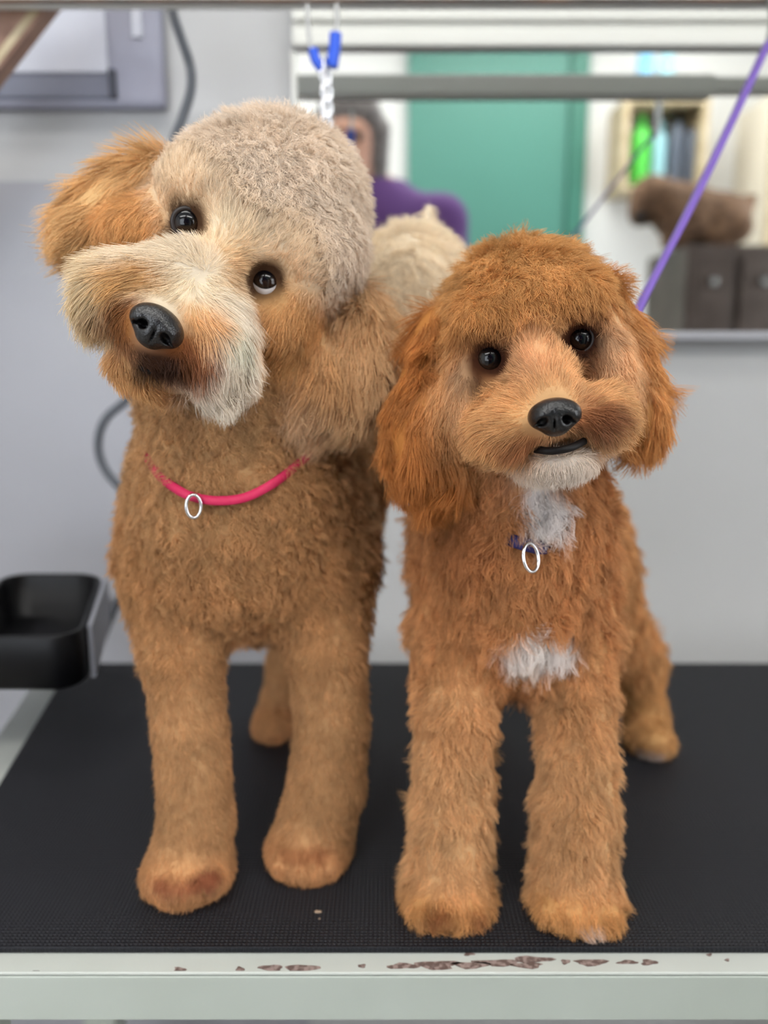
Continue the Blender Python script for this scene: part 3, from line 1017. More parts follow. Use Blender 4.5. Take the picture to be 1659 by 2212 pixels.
# ------------------------------------------------------------------ the large cream and apricot dog with the tilted head
def big_dog():
    dog = empty('dog', (-0.09, 0.62, 0.0), 'larger cream and apricot curly dog with tilted head and pink collar', 'dog', 'groomed dogs on the table')
    S = Sculpt()
    CH, LEG, RUMP = (191, 144, 98), (190, 145, 101), (244, 226, 198)
    chest = style('body_fur', 0.0125, CH, DOWN, 0.55, 0.8, 1.0, 80)
    flank = style('body_fur', 0.011, (222, 184, 138), DOWN, 0.5, 0.5, 0.6, 60)
    neck = style('body_fur', 0.012, (200, 158, 112), DOWN, 0.55, 0.9, 1.0, 80)
    rump = style('body_fur', 0.012, RUMP, unit(np.array([0.2, 0.3, -0.6])), 0.6, 0.4, 0.5, 60)
    leg = style('body_fur', 0.0065, LEG, DOWN, 0.45, 0.3, 0.4, 85)
    paw = style('body_fur', 0.006, (206, 152, 104), unit(np.array([0, -0.5, -0.8])), 0.4, 0.25, 0.3, 85)
    # trunk
    S.E(534, 1150, 0.615, 230, 222, 0.098, 0, st=chest)
    S.E(534, 1060, 0.60, 222, 130, 0.085, 0, k=0.02, st=chest)
    S.C((560, 1080, 0.64), (860, 720, 0.74), 235, 165, k=0.03, st=flank)
    S.E(888, 660, 0.745, 134, 160, 0.085, 0, k=0.03, st=rump)
    S.C((918, 560, 0.76), (926, 452, 0.765), 26, 9, k=0.012, st=rump)
    # neck
    S.C((505, 1040, 0.585), (500, 860, 0.575), 205, 180, k=0.02, st=neck)
    S.C((500, 870, 0.575), (575, 580, 0.605), 170, 140, k=0.02, st=neck)
    # front legs
    S.C((375, 1220, 0.585), (392, 1420, 0.555), 108, 82, k=0.03, st=chest)
    S.C((392, 1400, 0.555), (412, 1580, 0.542), 80, 76, k=0.004, st=leg)
    S.C((412, 1580, 0.542), (425, 1770, 0.535), 76, 78, k=0.004, st=leg)
    S.C((425, 1770, 0.535), (408, 1880, 0.528), 78, 84, k=0.004, st=leg)
    S.E(403, 1888, 0.520, 88, 50, 0.034, 0, k=0.015, st=paw)
    for dx, dy in ((-58, 14), (-20, 24), (22, 24), (60, 12)):
        S.E(403 + dx, 1893 + dy, 0.505, 23, 25, 0.013, 0, k=0.003, st=paw)
    S.C((700, 1220, 0.60), (705, 1400, 0.575), 108, 84, k=0.03, st=chest)
    S.C((705, 1390, 0.575), (718, 1560, 0.568), 82, 76, k=0.004, st=leg)
    S.C((718, 1560, 0.568), (705, 1700, 0.566), 76, 82, k=0.004, st=leg)
    S.C((705, 1700, 0.566), (672, 1830, 0.558), 82, 84, k=0.004, st=leg)
    S.E(662, 1848, 0.550, 80, 48, 0.034, 12, k=0.015, st=paw)
    for dx, dy in ((-52, 4), (-18, 22), (22, 22), (54, 4)):
        S.E(660 + dx, 1862 + dy, 0.533, 22, 23, 0.013, 0, k=0.003, st=paw)
    # hind legs
    S.C((790, 860, 0.75), (690, 1180, 0.775), 110, 70, k=0.02, st=flank)
    S.C((690, 1180, 0.775), (622, 1430, 0.80), 66, 40, k=0.004, st=leg)
    S.C((622, 1430, 0.80), (600, 1540, 0.775), 38, 42, k=0.012, st=leg)
    S.E(592, 1568, 0.755, 46, 36, 0.03, 0, k=0.012, st=paw)
    S.C((800, 880, 0.77), (750, 1180, 0.79), 80, 60, k=0.02, st=flank)
    S.C((750, 1180, 0.79), (725, 1430, 0.815), 55, 38, k=0.004, st=leg)
    S.C((725, 1430, 0.815), (712, 1550, 0.785), 36, 40, k=0.012, st=leg)
    S.E(708, 1572, 0.768, 44, 34, 0.03, 0, k=0.012, st=paw)
    # head, leaning to its left
    e, d = img(0.793, 0.609), img(-0.609, 0.793)
    NOSE = at(338, 705, 0.440)
    BR = at(420, 610, 0.47)
    top = style('head_fur', 0.0125, (240, 223, 204), img(-0.1, 0.8), 0.9, 0.55, 0.5, 95)
    brow = style('head_fur', 0.009, (236, 214, 184), img(0.3, -0.8), 0.6, 0.35, 0.4, 95)
    cheek = style('head_fur', 0.009, (216, 164, 106), unit(d * 0.9 + e * 0.2), 0.3, 0.15, 0.4, 95)
    bridge = style('muzzle_fur', 0.009, (240, 222, 192), unit(d * 0.2 + TOCAM * 0.2), 0.4, 0.15, 0.4, 110, src=at(430, 585, 0.46), radial=1.0, bias=0.3)
    arch = style('muzzle_fur', 0.016, (240, 222, 196), img(-0.92, 0.30), 0.30, 0.10, 0.4, 120)
    lobeL = style('muzzle_fur', 0.019, (238, 214, 174), img(-0.32, 0.95), 0.28, 0.10, 0.5, 120, src=NOSE, radial=0.25, bias=1.0)
    lobeR = style('muzzle_fur', 0.016, (250, 238, 220), img(0.18, 0.98), 0.25, 0.10, 0.5, 120, src=NOSE, radial=0.3, bias=1.0)
    chin = style('muzzle_fur', 0.012, (214, 166, 112), img(0.05, 1.0), 0.35, 0.2, 0.5, 110)
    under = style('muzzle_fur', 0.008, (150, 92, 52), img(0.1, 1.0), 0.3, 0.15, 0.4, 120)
    earL = style('ear_fur', 0.026, (222, 180, 126), img(-0.72, 0.62), 0.13, 0.08, 0.55, 120)
    earR = style('ear_fur#b', 0.026, (224, 184, 138), img(-0.10, 1.0), 0.13, 0.08, 0.55, 120)
    earR2 = style('ear_fur#b', 0.028, (216, 180, 144), img(-0.55, 0.85), 0.13, 0.08, 0.55, 120)
    S.E(565, 478, 0.572, 202, 204, 0.064, 37, k=0.012, st=top)
    S.E(612, 448, 0.578, 172, 168, 0.058, 37, k=0.008, st=top)
    S.E(692, 548, 0.552, 88, 96, 0.034, 20, k=0.012, st=top)
    S.E(470, 455, 0.535, 130, 95, 0.030, 37, k=0.02, st=brow)
    S.E(590, 545, 0.533, 120, 90, 0.030, 37, k=0.02, st=brow)
    S.E(612, 690, 0.545, 78, 125, 0.040, 12, k=0.02, st=cheek)
    S.E(330, 520, 0.548, 110, 80, 0.036, 20, k=0.02, st=cheek)
    S.C((470, 560, 0.515), (348, 690, 0.470), 92, 66, k=0.02, st=bridge)
    S.E(342, 600, 0.492, 124, 52, 0.028, -10, k=0.012, st=arch)
    S.E(244, 652, 0.487, 66, 78, 0.026, 10, k=0.015, st=lobeL)
    S.E(466, 745, 0.490, 80, 112, 0.030, 12, k=0.015, st=lobeR)
    S.E(474, 806, 0.492, 72, 54, 0.024, 0, k=0.012, st=lobeR)
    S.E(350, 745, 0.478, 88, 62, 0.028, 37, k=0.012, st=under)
    S.E(318, 805, 0.492, 78, 48, 0.026, 25, k=0.012, st=chin)
    S.E(278, 422, 0.562, 140, 70, 0.014, -30, k=0.005, st=earL)
    S.E(198, 510, 0.556, 60, 60, 0.014, -38, k=0.015, st=earL)
    S.E(772, 722, 0.568, 70, 112, 0.020, -6, k=0.004, st=earR)
    S.E(742, 810, 0.556, 96, 105, 0.022, 0, k=0.02, st=earR)
    S.E(672, 848, 0.550, 86, 74, 0.020, 25, k=0.02, st=earR2)
    # eyes sit in shallow sockets
    eyes = [(405, 483, 36), (573, 610, 36)]
    hits = [S.hit(x, y) for x, y, r in eyes]
    for (x, y, r), h_ in zip(eyes, hits):
        S.E(x, y, h_[1] - 0.002, r * 1.25, r * 1.15, 0.010, 37, k=0.008, cut=True)
    def pch(px, py, rx, ry, col, soft=0.6, amt=1.0):
        p = S.hit(px, py)
        s = mpp(py, p[1])
        S.patch.append((p, np.array([rx * s, max(rx, ry) * s, ry * s]), col, soft, amt))
    for (x, y, r) in eyes:
        pch(x, y, 70, 64, (206, 160, 110), 0.9, 0.8)
        pch(x, y, 50, 48, (62, 38, 26), 0.5, 0.95)
    pch(490, 560, 60, 50, (218, 180, 134), 0.9, 0.8)
    pch(430, 560, 60, 40, (240, 226, 204), 0.8, 0.8)
    pch(600, 740, 70, 90, (216, 168, 114), 0.8, 0.85)
    pch(262, 685, 62, 62, (150, 96, 50), 0.9, 0.95)
    pch(300, 600, 70, 34, (218, 168, 100), 0.8, 0.8)
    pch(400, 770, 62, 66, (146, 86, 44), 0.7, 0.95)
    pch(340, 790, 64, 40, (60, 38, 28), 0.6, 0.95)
    pch(440, 690, 46, 40, (222, 168, 104), 0.8, 0.8)
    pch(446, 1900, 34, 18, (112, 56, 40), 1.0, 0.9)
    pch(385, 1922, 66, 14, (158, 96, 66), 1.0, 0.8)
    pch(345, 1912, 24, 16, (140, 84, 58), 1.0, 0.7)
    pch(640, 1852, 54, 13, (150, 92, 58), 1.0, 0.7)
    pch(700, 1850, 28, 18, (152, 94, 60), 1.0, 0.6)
    pch(700, 800, 70, 40, (200, 150, 96), 0.8, 0.6)
    for (x, y, r), h_ in zip(eyes, hits):
        S.bare.append((h_, 0.0088, 0.022))
    S.bare.append((at(338, 705, 0.452), 0.0135, 0.024))
    V, Q = S.mesh(0.0025, 0.0003)
    N = vertex_normals(V, Q)
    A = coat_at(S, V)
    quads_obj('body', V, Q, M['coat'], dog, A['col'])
    grow(S, V, Q, N, A, dog)
    g = unit(TOCAM + 0.05 * img(1, 0) + 0.16 * img(0.3, -1))
    eye(S, dog, *eyes[0], g, 0.55, iris=0.10, squash=0.95, roll=37)
    eye(S, dog, *eyes[1], unit(TOCAM + 0.36 * img(0.45, -1)), 0.55, iris=0.02, squash=0.98, roll=37)
    nose(dog, 338, 706, 0.4445, 62, 50, 34)
    tube_obj('mouth', [at(280, 770, 0.474), at(298, 784, 0.468), at(322, 794, 0.466), at(352, 800, 0.472)], 0.0038, M['lip'], dog)
    # collar
    front = [(316, 985), (348, 1030), (395, 1062), (430, 1076), (475, 1082), (530, 1076), (585, 1050), (635, 1010), (672, 970)]
    pts = []
    for x, y in front:
        h_ = S.hit(x, y)
        out = 0.0062 if 380 < x < 600 else 0.0005
        pts.append(h_ + TOCAM * out)
    a, b = pts[0], pts[-1]
    pts += [b + np.array([-0.004, 0.05, 0.012]), (a + b) / 2 + np.array([0.01, 0.10, 0.03]), a + np.array([0.006, 0.05, 0.012])]
    P = smooth_path(pts + [pts[0]], 8)[:-1]
    bm = bmesh.new()
    sweep(bm, P, [(-0.0009, -0.0028), (0.0009, -0.0028), (0.0012, 0), (0.0009, 0.0028), (-0.0009, 0.0028), (-0.0012, 0)], True, upv=(0.0, 0.35, 1))
    col = bm_obj('collar', bm, M['pink'], dog, True)
    col['label'] = 'pink nylon collar'
    ring_obj(col, dog, S.hit(428, 1094) + TOCAM * 0.012, 0.0046, 0.0072, 0.5)
    return dog, S

def ring_obj(part, dog, c, rx, rz, yaw, tilt=0.0):
    ax = np.array([math.sin(yaw) * 0.9, -math.cos(yaw), tilt])
    ax = unit(ax)
    s = unit(np.cross(ax, (0, 0, 1)))
    u = np.cross(s, ax)
    ring = [c + s * (rx * math.cos(t)) + u * (rz * math.sin(t)) for t in np.linspace(0, 2 * math.pi, 24, endpoint=False)]
    bm = bmesh.new()
    sweep(bm, ring, circ(0.0011, 8), True, upv=tuple(ax))
    me = bpy.data.meshes.new('ring')
    bmesh.ops.recalc_face_normals(bm, faces=bm.faces)
    bm.to_mesh(me)
    bm.free()
    me.transform(Matrix.Translation(-Vector(dog.location)))
    me.polygons.foreach_set('use_smooth', [True] * len(me.polygons))
    me.materials.append(M['chrome'])
    o = link(bpy.data.objects.new('tag_ring', me), part)
    o['label'] = 'silver tag ring'

# ------------------------------------------------------------------ the smaller red dog
def small_dog():
    dog = empty('dog', (0.12, 0.58, 0.0), 'smaller red-apricot fluffy dog with white chin and chest patches', 'dog', 'groomed dogs on the table')
    S = Sculpt()
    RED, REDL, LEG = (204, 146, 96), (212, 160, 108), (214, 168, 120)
    chest = style('body_fur', 0.018, RED, DOWN, 0.4, 0.45, 1.0, 75)
    side = style('body_fur', 0.014, REDL, DOWN, 0.4, 0.4, 0.8, 60)
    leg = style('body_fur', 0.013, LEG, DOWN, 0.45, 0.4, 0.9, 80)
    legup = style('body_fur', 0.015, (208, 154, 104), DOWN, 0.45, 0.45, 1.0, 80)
    paw = style('body_fur', 0.010, (210, 156, 100), unit(np.array([0, -0.5, -0.8])), 0.45, 0.3, 0.6, 85)
    hind = style('body_fur', 0.009, (208, 160, 106), DOWN, 0.4, 0.3, 0.5, 70)
    S.E(1102, 1270, 0.585, 186, 212, 0.082, 0, st=chest)
    S.E(1095, 1160, 0.575, 180, 128, 0.07, 0, k=0.03, st=chest)
    S.C((1110, 1130, 0.565), (1130, 860, 0.545), 180, 160, k=0.03, st=chest)
    S.C((1120, 1230, 0.62), (1190, 1180, 0.72), 180, 150, k=0.03, st=side)
    S.E(1195, 1180, 0.735, 130, 165, 0.07, 0, k=0.03, st=side)
    # front legs
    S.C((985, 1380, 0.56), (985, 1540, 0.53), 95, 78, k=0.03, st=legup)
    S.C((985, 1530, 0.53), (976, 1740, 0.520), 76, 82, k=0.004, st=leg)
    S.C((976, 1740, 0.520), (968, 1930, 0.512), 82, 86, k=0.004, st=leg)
    S.E(966, 1948, 0.506, 90, 52, 0.034, 0, k=0.015, st=paw)
    for dx, dy in ((-56, 8), (-20, 26), (24, 24), (60, 8)):
        S.E(966 + dx, 1960 + dy, 0.487, 23, 25, 0.013, 0, k=0.003, st=paw)
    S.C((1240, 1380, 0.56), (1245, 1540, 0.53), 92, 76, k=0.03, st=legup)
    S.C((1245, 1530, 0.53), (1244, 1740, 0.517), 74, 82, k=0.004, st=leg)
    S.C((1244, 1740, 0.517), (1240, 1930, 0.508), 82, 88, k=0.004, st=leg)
    S.E(1246, 1955, 0.500, 90, 52, 0.034, 8, k=0.015, st=paw)
    for dx, dy in ((-58, 0), (-18, 22), (26, 28), (66, 18)):
        S.E(1246 + dx, 1966 + dy, 0.482, 23, 25, 0.013, 0, k=0.003, st=paw)
    # hind legs
    S.C((1275, 1250, 0.72), (1365, 1420, 0.745), 85, 58, k=0.03, st=side)
    S.C((1365, 1420, 0.745), (1398, 1560, 0.742), 54, 44, k=0.02, st=hind)
    S.E(1402, 1596, 0.722, 50, 38, 0.03, 8, k=0.012, st=hind)
    S.C((1110, 1260, 0.74), (1030, 1430, 0.765), 80, 50, k=0.02, st=side)
    S.C((1030, 1430, 0.765), (1010, 1560, 0.765), 46, 42, k=0.02, st=hind)
    S.E(1005, 1590, 0.745, 44, 34, 0.03, 0, k=0.012, st=hind)
    # head
    e, d = img(0.974, -0.226), img(0.226, 0.974)
    NOSE = at(1198, 900, 0.418)
    top = style('head_fur', 0.013, (208, 158, 100), unit(img(0.15, 0.5)), 0.75, 0.45, 0.7, 95)
    brow = style('head_fur', 0.010, (206, 152, 94), img(0.1, 0.9), 0.5, 0.4, 0.6, 100)
    cheekL = style('head_fur', 0.011, (220, 170, 118), img(-0.1, 1.0), 0.35, 0.2, 0.5, 95)
    cheekR = style('head_fur', 0.011, (230, 184, 138), img(0.3, 1.0), 0.35, 0.2, 0.5, 95)
    bridge = style('muzzle_fur', 0.008, (224, 176, 126), img(0, -1), 0.45, 0.15, 0.4, 120, src=NOSE, radial=1.0, bias=0.1)
    lobeL = style('muzzle_fur', 0.011, (222, 172, 118), img(-0.5, 0.6), 0.4, 0.15, 0.4, 120, src=NOSE, radial=0.8, bias=0.7)
    lobeR = style('muzzle_fur', 0.011, (222, 174, 122), img(0.5, 0.5), 0.4, 0.15, 0.4, 120, src=NOSE, radial=0.8, bias=0.7)
    chin = style('muzzle_fur', 0.008, (250, 236, 222), img(0.05, 1), 0.25, 0.1, 0.2, 130)
    earL = style('ear_fur', 0.022, (186, 122, 64), img(0.02, 1), 0.13, 0.10, 0.8, 120)
    earL2 = style('ear_fur', 0.023, (184, 118, 60), img(0.12, 1), 0.10, 0.14, 0.9, 120)
    earR = style('ear_fur#b', 0.021, (212, 154, 94), img(0.12, 1), 0.10, 0.10, 0.8, 120)
    earR2 = style('ear_fur#b', 0.021, (208, 146, 84), img(0.05, 1), 0.12, 0.14, 0.9, 120)
    S.E(1128, 694, 0.535, 166, 166, 0.050, -13, k=0.02, st=top)
    S.E(1170, 670, 0.525, 128, 115, 0.040, -13, k=0.012, st=top)
    S.E(1050, 690, 0.497, 70, 48, 0.020, -20, k=0.018, st=brow)
    S.E(1225, 655, 0.495, 75, 45, 0.020, -5, k=0.018, st=brow)
    S.E(1020, 860, 0.515, 80, 120, 0.040, 8, k=0.02, st=cheekL)
    S.E(1300, 800, 0.512, 60, 120, 0.036, -14, k=0.02, st=cheekR)
    S.C((1158, 780, 0.490), (1196, 880, 0.452), 78, 60, k=0.02, st=bridge)
    S.E(1098, 935, 0.468, 82, 72, 0.030, -13, k=0.014, st=lobeL)
    S.E(1296, 908, 0.468, 66, 68, 0.028, -13, k=0.014, st=lobeR)
    S.E(1200, 1004, 0.474, 92, 38, 0.028, -6, k=0.008, st=chin)
    S.E(922, 800, 0.532, 48, 140, 0.016, 8, k=0.012, st=earL)
    S.E(906, 925, 0.520, 70, 96, 0.020, 5, k=0.02, st=earL)
    S.E(930, 1015, 0.515, 72, 76, 0.020, -10, k=0.02, st=earL2)
    S.E(1320, 690, 0.535, 48, 116, 0.018, -22, k=0.012, st=earR)
    S.E(1372, 826, 0.528, 46, 108, 0.019, -8, k=0.02, st=earR)
    S.E(1376, 912, 0.522, 46, 64, 0.019, 0, k=0.02, st=earR2)
    eyes = [(1058, 776, 35), (1252, 733, 33)]
    hits = [S.hit(x, y) for x, y, r in eyes]
    for (x, y, r), h_ in zip(eyes, hits):
        S.E(x, y, h_[1] - 0.002, r * 1.25, r * 1.15, 0.010, -13, k=0.008, cut=True)
    S.E(1205, 967, 0.452, 66, 9, 0.020, -4, k=0.006, cut=True)
    def pch(px, py, rx, ry, col, soft=0.6, amt=1.0):
        p = S.hit(px, py)
        s = mpp(py, p[1])
        S.patch.append((p, np.array([rx * s, max(rx, ry) * s, ry * s]), col, soft, amt))
    for (x, y, r) in eyes:
        pch(x, y, 74, 66, (126, 74, 46), 0.8, 0.85)
        pch(x, y, 46, 44, (52, 28, 20), 0.5, 0.95)
    pch(1014, 812, 44, 40, (74, 44, 28), 0.9, 0.9)
    pch(1155, 775, 46, 60, (222, 170, 126), 0.9, 0.8)
    pch(992, 850, 24, 80, (232, 186, 142), 1.0, 0.55)
    pch(1326, 755, 22, 80, (236, 194, 154), 1.0, 0.6)
    pch(1270, 900, 40, 34, (170, 100, 62), 0.9, 0.7)
    pch(1310, 915, 36, 44, (128, 74, 48), 0.9, 0.8)
    pch(1130, 960, 44, 36, (164, 98, 58), 0.9, 0.7)
    pch(1178, 1105, 52, 66, (250, 242, 238), 0.35, 1.0)
    pch(1172, 1405, 88, 44, (250, 240, 234), 0.35, 1.0)
    pch(1130, 1430, 40, 30, (230, 212, 196), 0.6, 0.8)
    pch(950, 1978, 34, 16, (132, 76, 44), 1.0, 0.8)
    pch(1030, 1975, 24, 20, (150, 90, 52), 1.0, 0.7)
    pch(1275, 2015, 30, 10, (232, 214, 206), 0.5, 0.8)
    pch(1400, 1630, 40, 14, (226, 214, 210), 0.5, 0.8)
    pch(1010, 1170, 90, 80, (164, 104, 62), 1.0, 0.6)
    for (x, y, r), h_ in zip(eyes, hits):
        S.bare.append((h_, 0.0080, 0.018))
    S.bare.append((at(1198, 900, 0.430), 0.0125, 0.022))
    V, Q = S.mesh(0.0025, 0.0003)
    N = vertex_normals(V, Q)
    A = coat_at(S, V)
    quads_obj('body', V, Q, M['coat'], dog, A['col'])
    grow(S, V, Q, N, A, dog)
    g = unit(TOCAM + 0.06 * img(1, 0) + 0.10 * img(0, -1))
    for (x, y, r) in eyes:
        eye(S, dog, x, y, r, g, 0.55, iris=0.14, squash=0.96, roll=-13)
    nose(dog, 1198, 899, 0.4225, 57, 44, -6)
    tube_obj('mouth', [at(1156, 970, 0.452), at(1180, 974, 0.4445), at(1206, 973, 0.443), at(1236, 966, 0.4445), at(1262, 953, 0.451)], 0.0021, M['lip'], dog)
    front = [(1040, 1130), (1080, 1158), (1120, 1172), (1160, 1182), (1200, 1180), (1250, 1160), (1290, 1120)]
    pts = [S.hit(x, y) + TOCAM * (0.003 if 1090 < x < 1190 else -0.003) for x, y in front]
    a, b = pts[0], pts[-1]
    pts += [b + np.array([0.012, 0.05, 0.02]), (a + b) / 2 + np.array([0.01, 0.12, 0.04]), a + np.array([-0.012, 0.05, 0.02])]
    P = smooth_path(pts + [pts[0]], 8)[:-1]
    bm = bmesh.new()
    sweep(bm, P, [(-0.0009, -0.0040), (0.0009, -0.0040), (0.0012, 0), (0.0009, 0.0040), (-0.0009, 0.0040), (-0.0012, 0)], True, upv=(0.0, 0.35, 1))
    col = bm_obj('collar', bm, M['navy'], dog, True)
    col['label'] = 'navy nylon collar buried in fur'
    ring_obj(col, dog, S.hit(1138, 1202) + TOCAM * 0.014, 0.0066, 0.0086, 0.75, 0.25)
    return dog, S

big_dog()
small_dog()
# ------------------------------------------------------------------ the room behind the viewer, seen in the mirror
YV = 2 * YM - YF                                # virtual depth of the wall behind the viewer
dx0, dx1 = refl(880, 300, YV)[0], refl(1222, 300, YV)[0]
d1 = empty('door_1', ((dx0 + dx1) / 2, YF, ZF), 'teal painted door', 'door')
del d1['category'], d1['label']
d1['kind'] = 'structure'
box_obj('door_leaf', (dx0, YF + 0.001, ZF + 0.005), (dx1, YF + 0.04, ZC - 0.2), M['teal'], d1, 0.003)
box_obj('door_frame', (dx1 + 0.004, YF + 0.001, ZF), (dx1 + 0.075, YF + 0.055, ZC - 0.19), M['tealdark'], d1, 0.004)
tube_obj('door_handle', [(dx1 - 0.16, YF + 0.07, 0.2), (dx1 - 0.05, YF + 0.07, 0.2), (dx1 - 0.05, YF + 0.035, 0.2)], 0.009, M['chrome'], d1, res=4)

# shelf rack with bottles
YS = 2 * YM - (YF + 0.22)
s0, s1 = refl(1345, 300, YS), refl(1530, 300, YS)
shelf = empty('wall_shelf', ((s0[0] + s1[0]) / 2, YF, refl(1430, 395, YS)[2]), 'small pale wooden wall shelf holding bottles beside the teal door', 'shelf')
z_lo, z_hi = refl(1430, 400, YS)[2], refl(1430, 222, YS)[2]
yA, yB = YF + 0.001, YF + 0.22
box_obj('bottom_board', (s0[0], yA, z_lo - 0.02), (s1[0], yB, z_lo), M['woodpale'], shelf, 0.002)
box_obj('top_board', (s0[0], yA, z_hi), (s1[0], yB, z_hi + 0.02), M['woodpale'], shelf, 0.002)
box_obj('side_board', (s0[0], yA, z_lo), (s0[0] + 0.025, yB, z_hi), M['woodpale'], shelf, 0.002)
box_obj('side_board', (s1[0] - 0.025, yA, z_lo), (s1[0], yB, z_hi), M['woodpale'], shelf, 0.002)
def bottle(px, w, hgt, m, cap, z, y, label, Yv=None):
    x = refl(px, 300, 2 * YM - y)[0]
    t = empty('bottle', (x, y, z), label, 'bottle', 'grooming bottles')
    r = w / 2
    lathe_obj('body', [(r * 0.9, 0.0), (r, 0.01), (r, hgt * 0.72), (r * 0.75, hgt * 0.8), (r * 0.35, hgt * 0.86)], (x, y, z), m, t)
    lathe_obj('cap', [(r * 0.42, hgt * 0.85), (r * 0.42, hgt * 0.97), (r * 0.3, hgt)], (x, y, z), cap, t)
yb = YF + 0.14
bottle(1384, 0.072, 0.27, M['green'], M['green'], z_lo, yb, 'green bottle at the door end of the wall shelf')
bottle(1425, 0.05, 0.25, M['paleblue'], M['paleblue'], z_lo, yb, 'pale blue bottle standing next to the green one')
bottle(1462, 0.055, 0.29, M['slate'], M['black'], z_lo, yb, 'tall slate bottle with black cap on the wall shelf')
bottle(1495, 0.05, 0.26, M['slate'], M['woodpale'], z_lo, yb, 'slate bottle with a tan cap at the far end of the wall shelf')
bottle(1385, 0.06, 0.22, M['skyblue'], M['paleblue'], z_hi + 0.02, yb, 'sky blue bottle on top of the wall shelf')
bottle(1430, 0.06, 0.21, M['paleblue'], M['skyblue'], z_hi + 0.02, yb, 'pale bottle with sky blue cap on top of the shelf')

# tall pale cupboard at the far side
c0 = refl(1590, 300, YV)[0]
cup = empty('tall_cupboard', (c0 + 0.25, YF, ZF), 'tall pale wooden cupboard beyond the wall shelf', 'cupboard')
box_obj('carcass', (c0, YF + 0.001, ZF), (c0 + 0.42, YF + 0.30, refl(1600, 250, YV)[2]), M['cream'], cup, 0.004)
box_obj('door', (c0 + 0.012, YF + 0.30, ZF + 0.06), (c0 + 0.20, YF + 0.318, refl(1600, 250, YV)[2] - 0.02), M['woodpale'], cup, 0.003)
box_obj('door', (c0 + 0.21, YF + 0.30, ZF + 0.06), (c0 + 0.408, YF + 0.318, refl(1600, 250, YV)[2] - 0.02), M['woodpale'], cup, 0.003)

# brown curly dog on a dark cabinet
YD = 2.85
yd = 2 * YM - YD
fl = refl(1500, 545, YD)
cb = empty('low_cabinet', (fl[0], yd, ZF), 'dark brown low cabinet under the brown dog', 'cabinet')
bx0, bx1 = refl(1440, 545, YD)[0], refl(1640, 545, YD)[0]
box_obj('carcass', (bx0, yd - 0.2, ZF), (bx1, yd + 0.2, fl[2]), M['darkcab'], cb, 0.004)
for i in range(2):
    xa_, xb_ = bx0 + 0.012 + i * (bx1 - bx0) / 2, bx0 - 0.012 + (i + 1) * (bx1 - bx0) / 2
    dr_ = box_obj('door', (xa_, yd + 0.2, ZF + 0.08), (xb_, yd + 0.216, fl[2] - 0.03), M['darkcab'], cb, 0.003)
    k_ = box_obj('knob', ((xa_ + xb_) / 2 - 0.008, yd + 0.216, fl[2] - 0.12), ((xa_ + xb_) / 2 + 0.008, yd + 0.236, fl[2] - 0.10), M['steel'], cb, 0.002)
    k_.data.transform(Matrix.Translation(Vector(cb.location) * 0))
    k_.parent = dr_
    dr_.data.transform(Matrix.Identity(4))
def waiting_dog():
    t = empty('dog', (fl[0], yd, fl[2]), 'brown curly dog lying on the dark low cabinet in the mirror', 'dog')
    S = Sculpt()
    s0 = style('f', 0, (90, 70, 50))
    def w(px, py):
        return refl(px, py, YD)
    def W(a, b, ra, rb, dy=0.0, k=0.05):
        p, q = w(*a), w(*b)
        p[1] += dy
        q[1] += dy
        S.W(p, q, ra, rb, k, s0)
    W((1555, 480), (1470, 465), 0.095, 0.085)
    W((1470, 455), (1400, 430), 0.075, 0.062, 0.03)
    W((1400, 430), (1372, 470), 0.05, 0.035, 0.05)
    W((1425, 440), (1430, 500), 0.03, 0.022, 0.09)
    W((1480, 500), (1430, 535), 0.035, 0.028, 0.08)
    W((1570, 500), (1530, 532), 0.045, 0.032, 0.09)
    W((1590, 470), (1625, 430), 0.022, 0.018)
    V, Q = S.mesh(0.012, fl[2] + 0.001)
    quads_obj('body', V, Q, M['brownfur'], t)
    n = w(1366, 478) + np.array([0, 0.09, 0])
    bm = bmesh.new()
    bmesh.ops.create_icosphere(bm, subdivisions=2, radius=0.018)
    for v in bm.verts:
        v.co = Vector((v.co.x * 1.2 + n[0], v.co.y + n[1], v.co.z * 0.9 + n[2]))
    bm_obj('nose', bm, M['lip'], t, True)
waiting_dog()

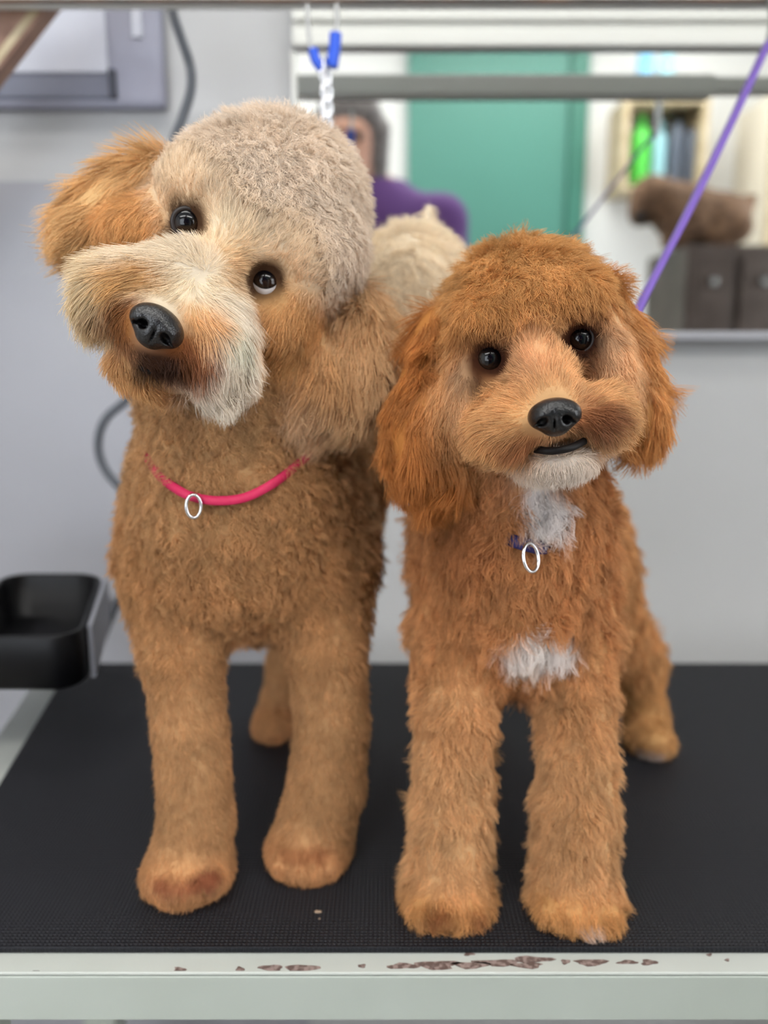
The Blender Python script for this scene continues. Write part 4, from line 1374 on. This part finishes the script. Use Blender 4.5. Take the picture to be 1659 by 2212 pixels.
# the person behind the viewer, grey hair and purple top
def person():
    YP = 2.42
    def w(px, py, dy=0.0):
        p = refl(px, py, YP)
        p[1] += dy
        return p
    base = w(790, 600)
    t = empty('person', (base[0], base[1], ZF), 'person with short grey hair and purple top reflected in the mirror', 'person')
    s0 = style('f', 0, (90, 70, 50))
    head = w(752, 300)
    sh = head + np.array([0.09, -0.05, -0.145])          # base of the neck
    S = Sculpt()
    X = np.array
    S.W(head, head + X([0.0, 0.02, -0.075]), 0.082, 0.062, 0.02, s0)
    S.W(head + X([0.0, 0.07, -0.03]), head + X([0.0, 0.095, -0.045]), 0.012, 0.014, 0.012, s0)      # nose
    S.W(head + X([-0.03, 0.07, 0.01]), head + X([0.03, 0.07, 0.01]), 0.016, 0.016, 0.015, s0)       # brow
    S.W(head + X([-0.022, 0.066, -0.088]), head + X([0.022, 0.066, -0.088]), 0.010, 0.010, 0.01, s0)  # lips
    for sg in (-1, 1):
        S.W(head + X([sg * 0.084, -0.01, -0.005]), head + X([sg * 0.08, -0.005, -0.045]), 0.014, 0.009, 0.006, s0)   # ears
    S.W(head + X([0.01, -0.02, -0.09]), sh, 0.052, 0.058, 0.03, s0)
    pel = X([sh[0] + 0.02, sh[1] - 0.12, sh[2] - 0.52])
    S.W(sh + X([0, 0, -0.06]), sh + X([0, -0.03, -0.26]), 0.10, 0.115, 0.05, s0)
    S.W(sh + X([0, -0.03, -0.26]), pel, 0.115, 0.125, 0.06, s0)
    hands = []
    for sg in (-1, 1):
        shoulder = sh + X([sg * 0.17, -0.01, -0.06])
        elbow = sh + X([sg * 0.225, 0.06, -0.34])
        wrist = X([sg * 0.055, -0.075, CAMZ - 0.035])
        S.W(sh + X([sg * 0.05, 0, -0.05]), shoulder, 0.062, 0.062, 0.04, s0)
        S.W(shoulder, elbow, 0.056, 0.044, 0.03, s0)
        S.W(elbow, wrist, 0.042, 0.027, 0.02, s0)
        palm = wrist + X([-sg * 0.004, 0.025, 0.025])
        S.W(wrist, palm, 0.024, 0.026, 0.012, s0)
        for i, ln in enumerate((0.060, 0.066, 0.062, 0.050)):
            b0 = palm + X([sg * 0.006, 0.002, 0.022 - i * 0.017])
            b1 = b0 + X([-sg * ln * 0.35, 0.014, 0.006])
            b2 = b1 + X([-sg * ln * 0.45, 0.002, 0.002])
            S.W(b0, b1, 0.0088, 0.0082, 0.006, s0)
            S.W(b1, b2, 0.0082, 0.0072, 0.003, s0)
        th0 = palm + X([-sg * 0.008, -0.012, 0.018])
        th1 = th0 + X([-sg * 0.012, -0.004, 0.028])
        S.W(th0, th1, 0.011, 0.009, 0.008, s0)
        S.W(th1, th1 + X([-sg * 0.014, 0.006, 0.014]), 0.009, 0.008, 0.003, s0)
        hip = pel + X([sg * 0.09, 0, -0.03])
        knee = X([hip[0] + sg * 0.02, hip[1] + 0.10, (hip[2] + ZF) / 2 + 0.02])
        ankle = X([hip[0] + sg * 0.02, hip[1] + 0.0, ZF + 0.07])
        S.W(hip, knee, 0.095, 0.066, 0.04, s0)
        S.W(knee, ankle, 0.062, 0.04, 0.03, s0)
        S.W(ankle + X([0, -0.03, -0.03]), ankle + X([0, 0.15, -0.038]), 0.036, 0.030, 0.02, s0)
    V, Q = S.mesh(0.007, ZF + 0.001)
    o = quads_obj('body', V, Q, M['skinh'], t)
    # clothing: the top covers trunk and sleeves, dark trousers below
    V2, N2 = V.copy(), vertex_normals(V, Q)
    cz = V[Q].mean(1)
    neckline = sh[2] + 0.035
    slv = np.array([0, -0.06])
    top = (cz[:, 2] < neckline) & (cz[:, 2] > pel[2] - 0.06) & ~((cz[:, 1] > -0.13) & (cz[:, 2] < CAMZ + 0.1))
    low = (cz[:, 2] <= pel[2] - 0.04) & (cz[:, 2] > ZF + 0.09)
    low &= ~((cz[:, 1] > -0.13) & (cz[:, 2] > CAMZ - 0.2))
    for nm, selm, m_, off in (('purple_top', top, M['purpleshirt'], 0.010), ('trousers', low, M['slate'], 0.008)):
        q = Q[selm]
        u, inv = np.unique(q, return_inverse=True)
        quads_obj(nm, V[u] + N2[u] * off, inv.reshape(q.shape), m_, t)
    # hair cap with a soft fringe
    H = Sculpt()
    H.W(head + X([0.0, -0.022, 0.035]), head + X([0, -0.035, -0.04]), 0.094, 0.085, 0.03, s0)
    H.W(head + X([-0.04, 0.035, 0.065]), head + X([0.05, 0.035, 0.06]), 0.040, 0.040, 0.02, s0)
    for sg in (-1, 1):
        H.W(head + X([sg * 0.078, 0.012, 0.02]), head + X([sg * 0.078, 0.0, -0.09]), 0.038, 0.030, 0.02, s0)
    V, Q = H.mesh(0.006)
    quads_obj('hair', V, Q, M['hairgrey'], t)
    for sg in (-1, 1):
        c = head + X([sg * 0.031, 0.074, -0.012])
        bm = bmesh.new()
        bmesh.ops.create_uvsphere(bm, u_segments=14, v_segments=10, radius=0.011)
        for v in bm.verts:
            v.co += Vector(c)
        bm_obj('eye', bm, M['lid'], t, True)
person()
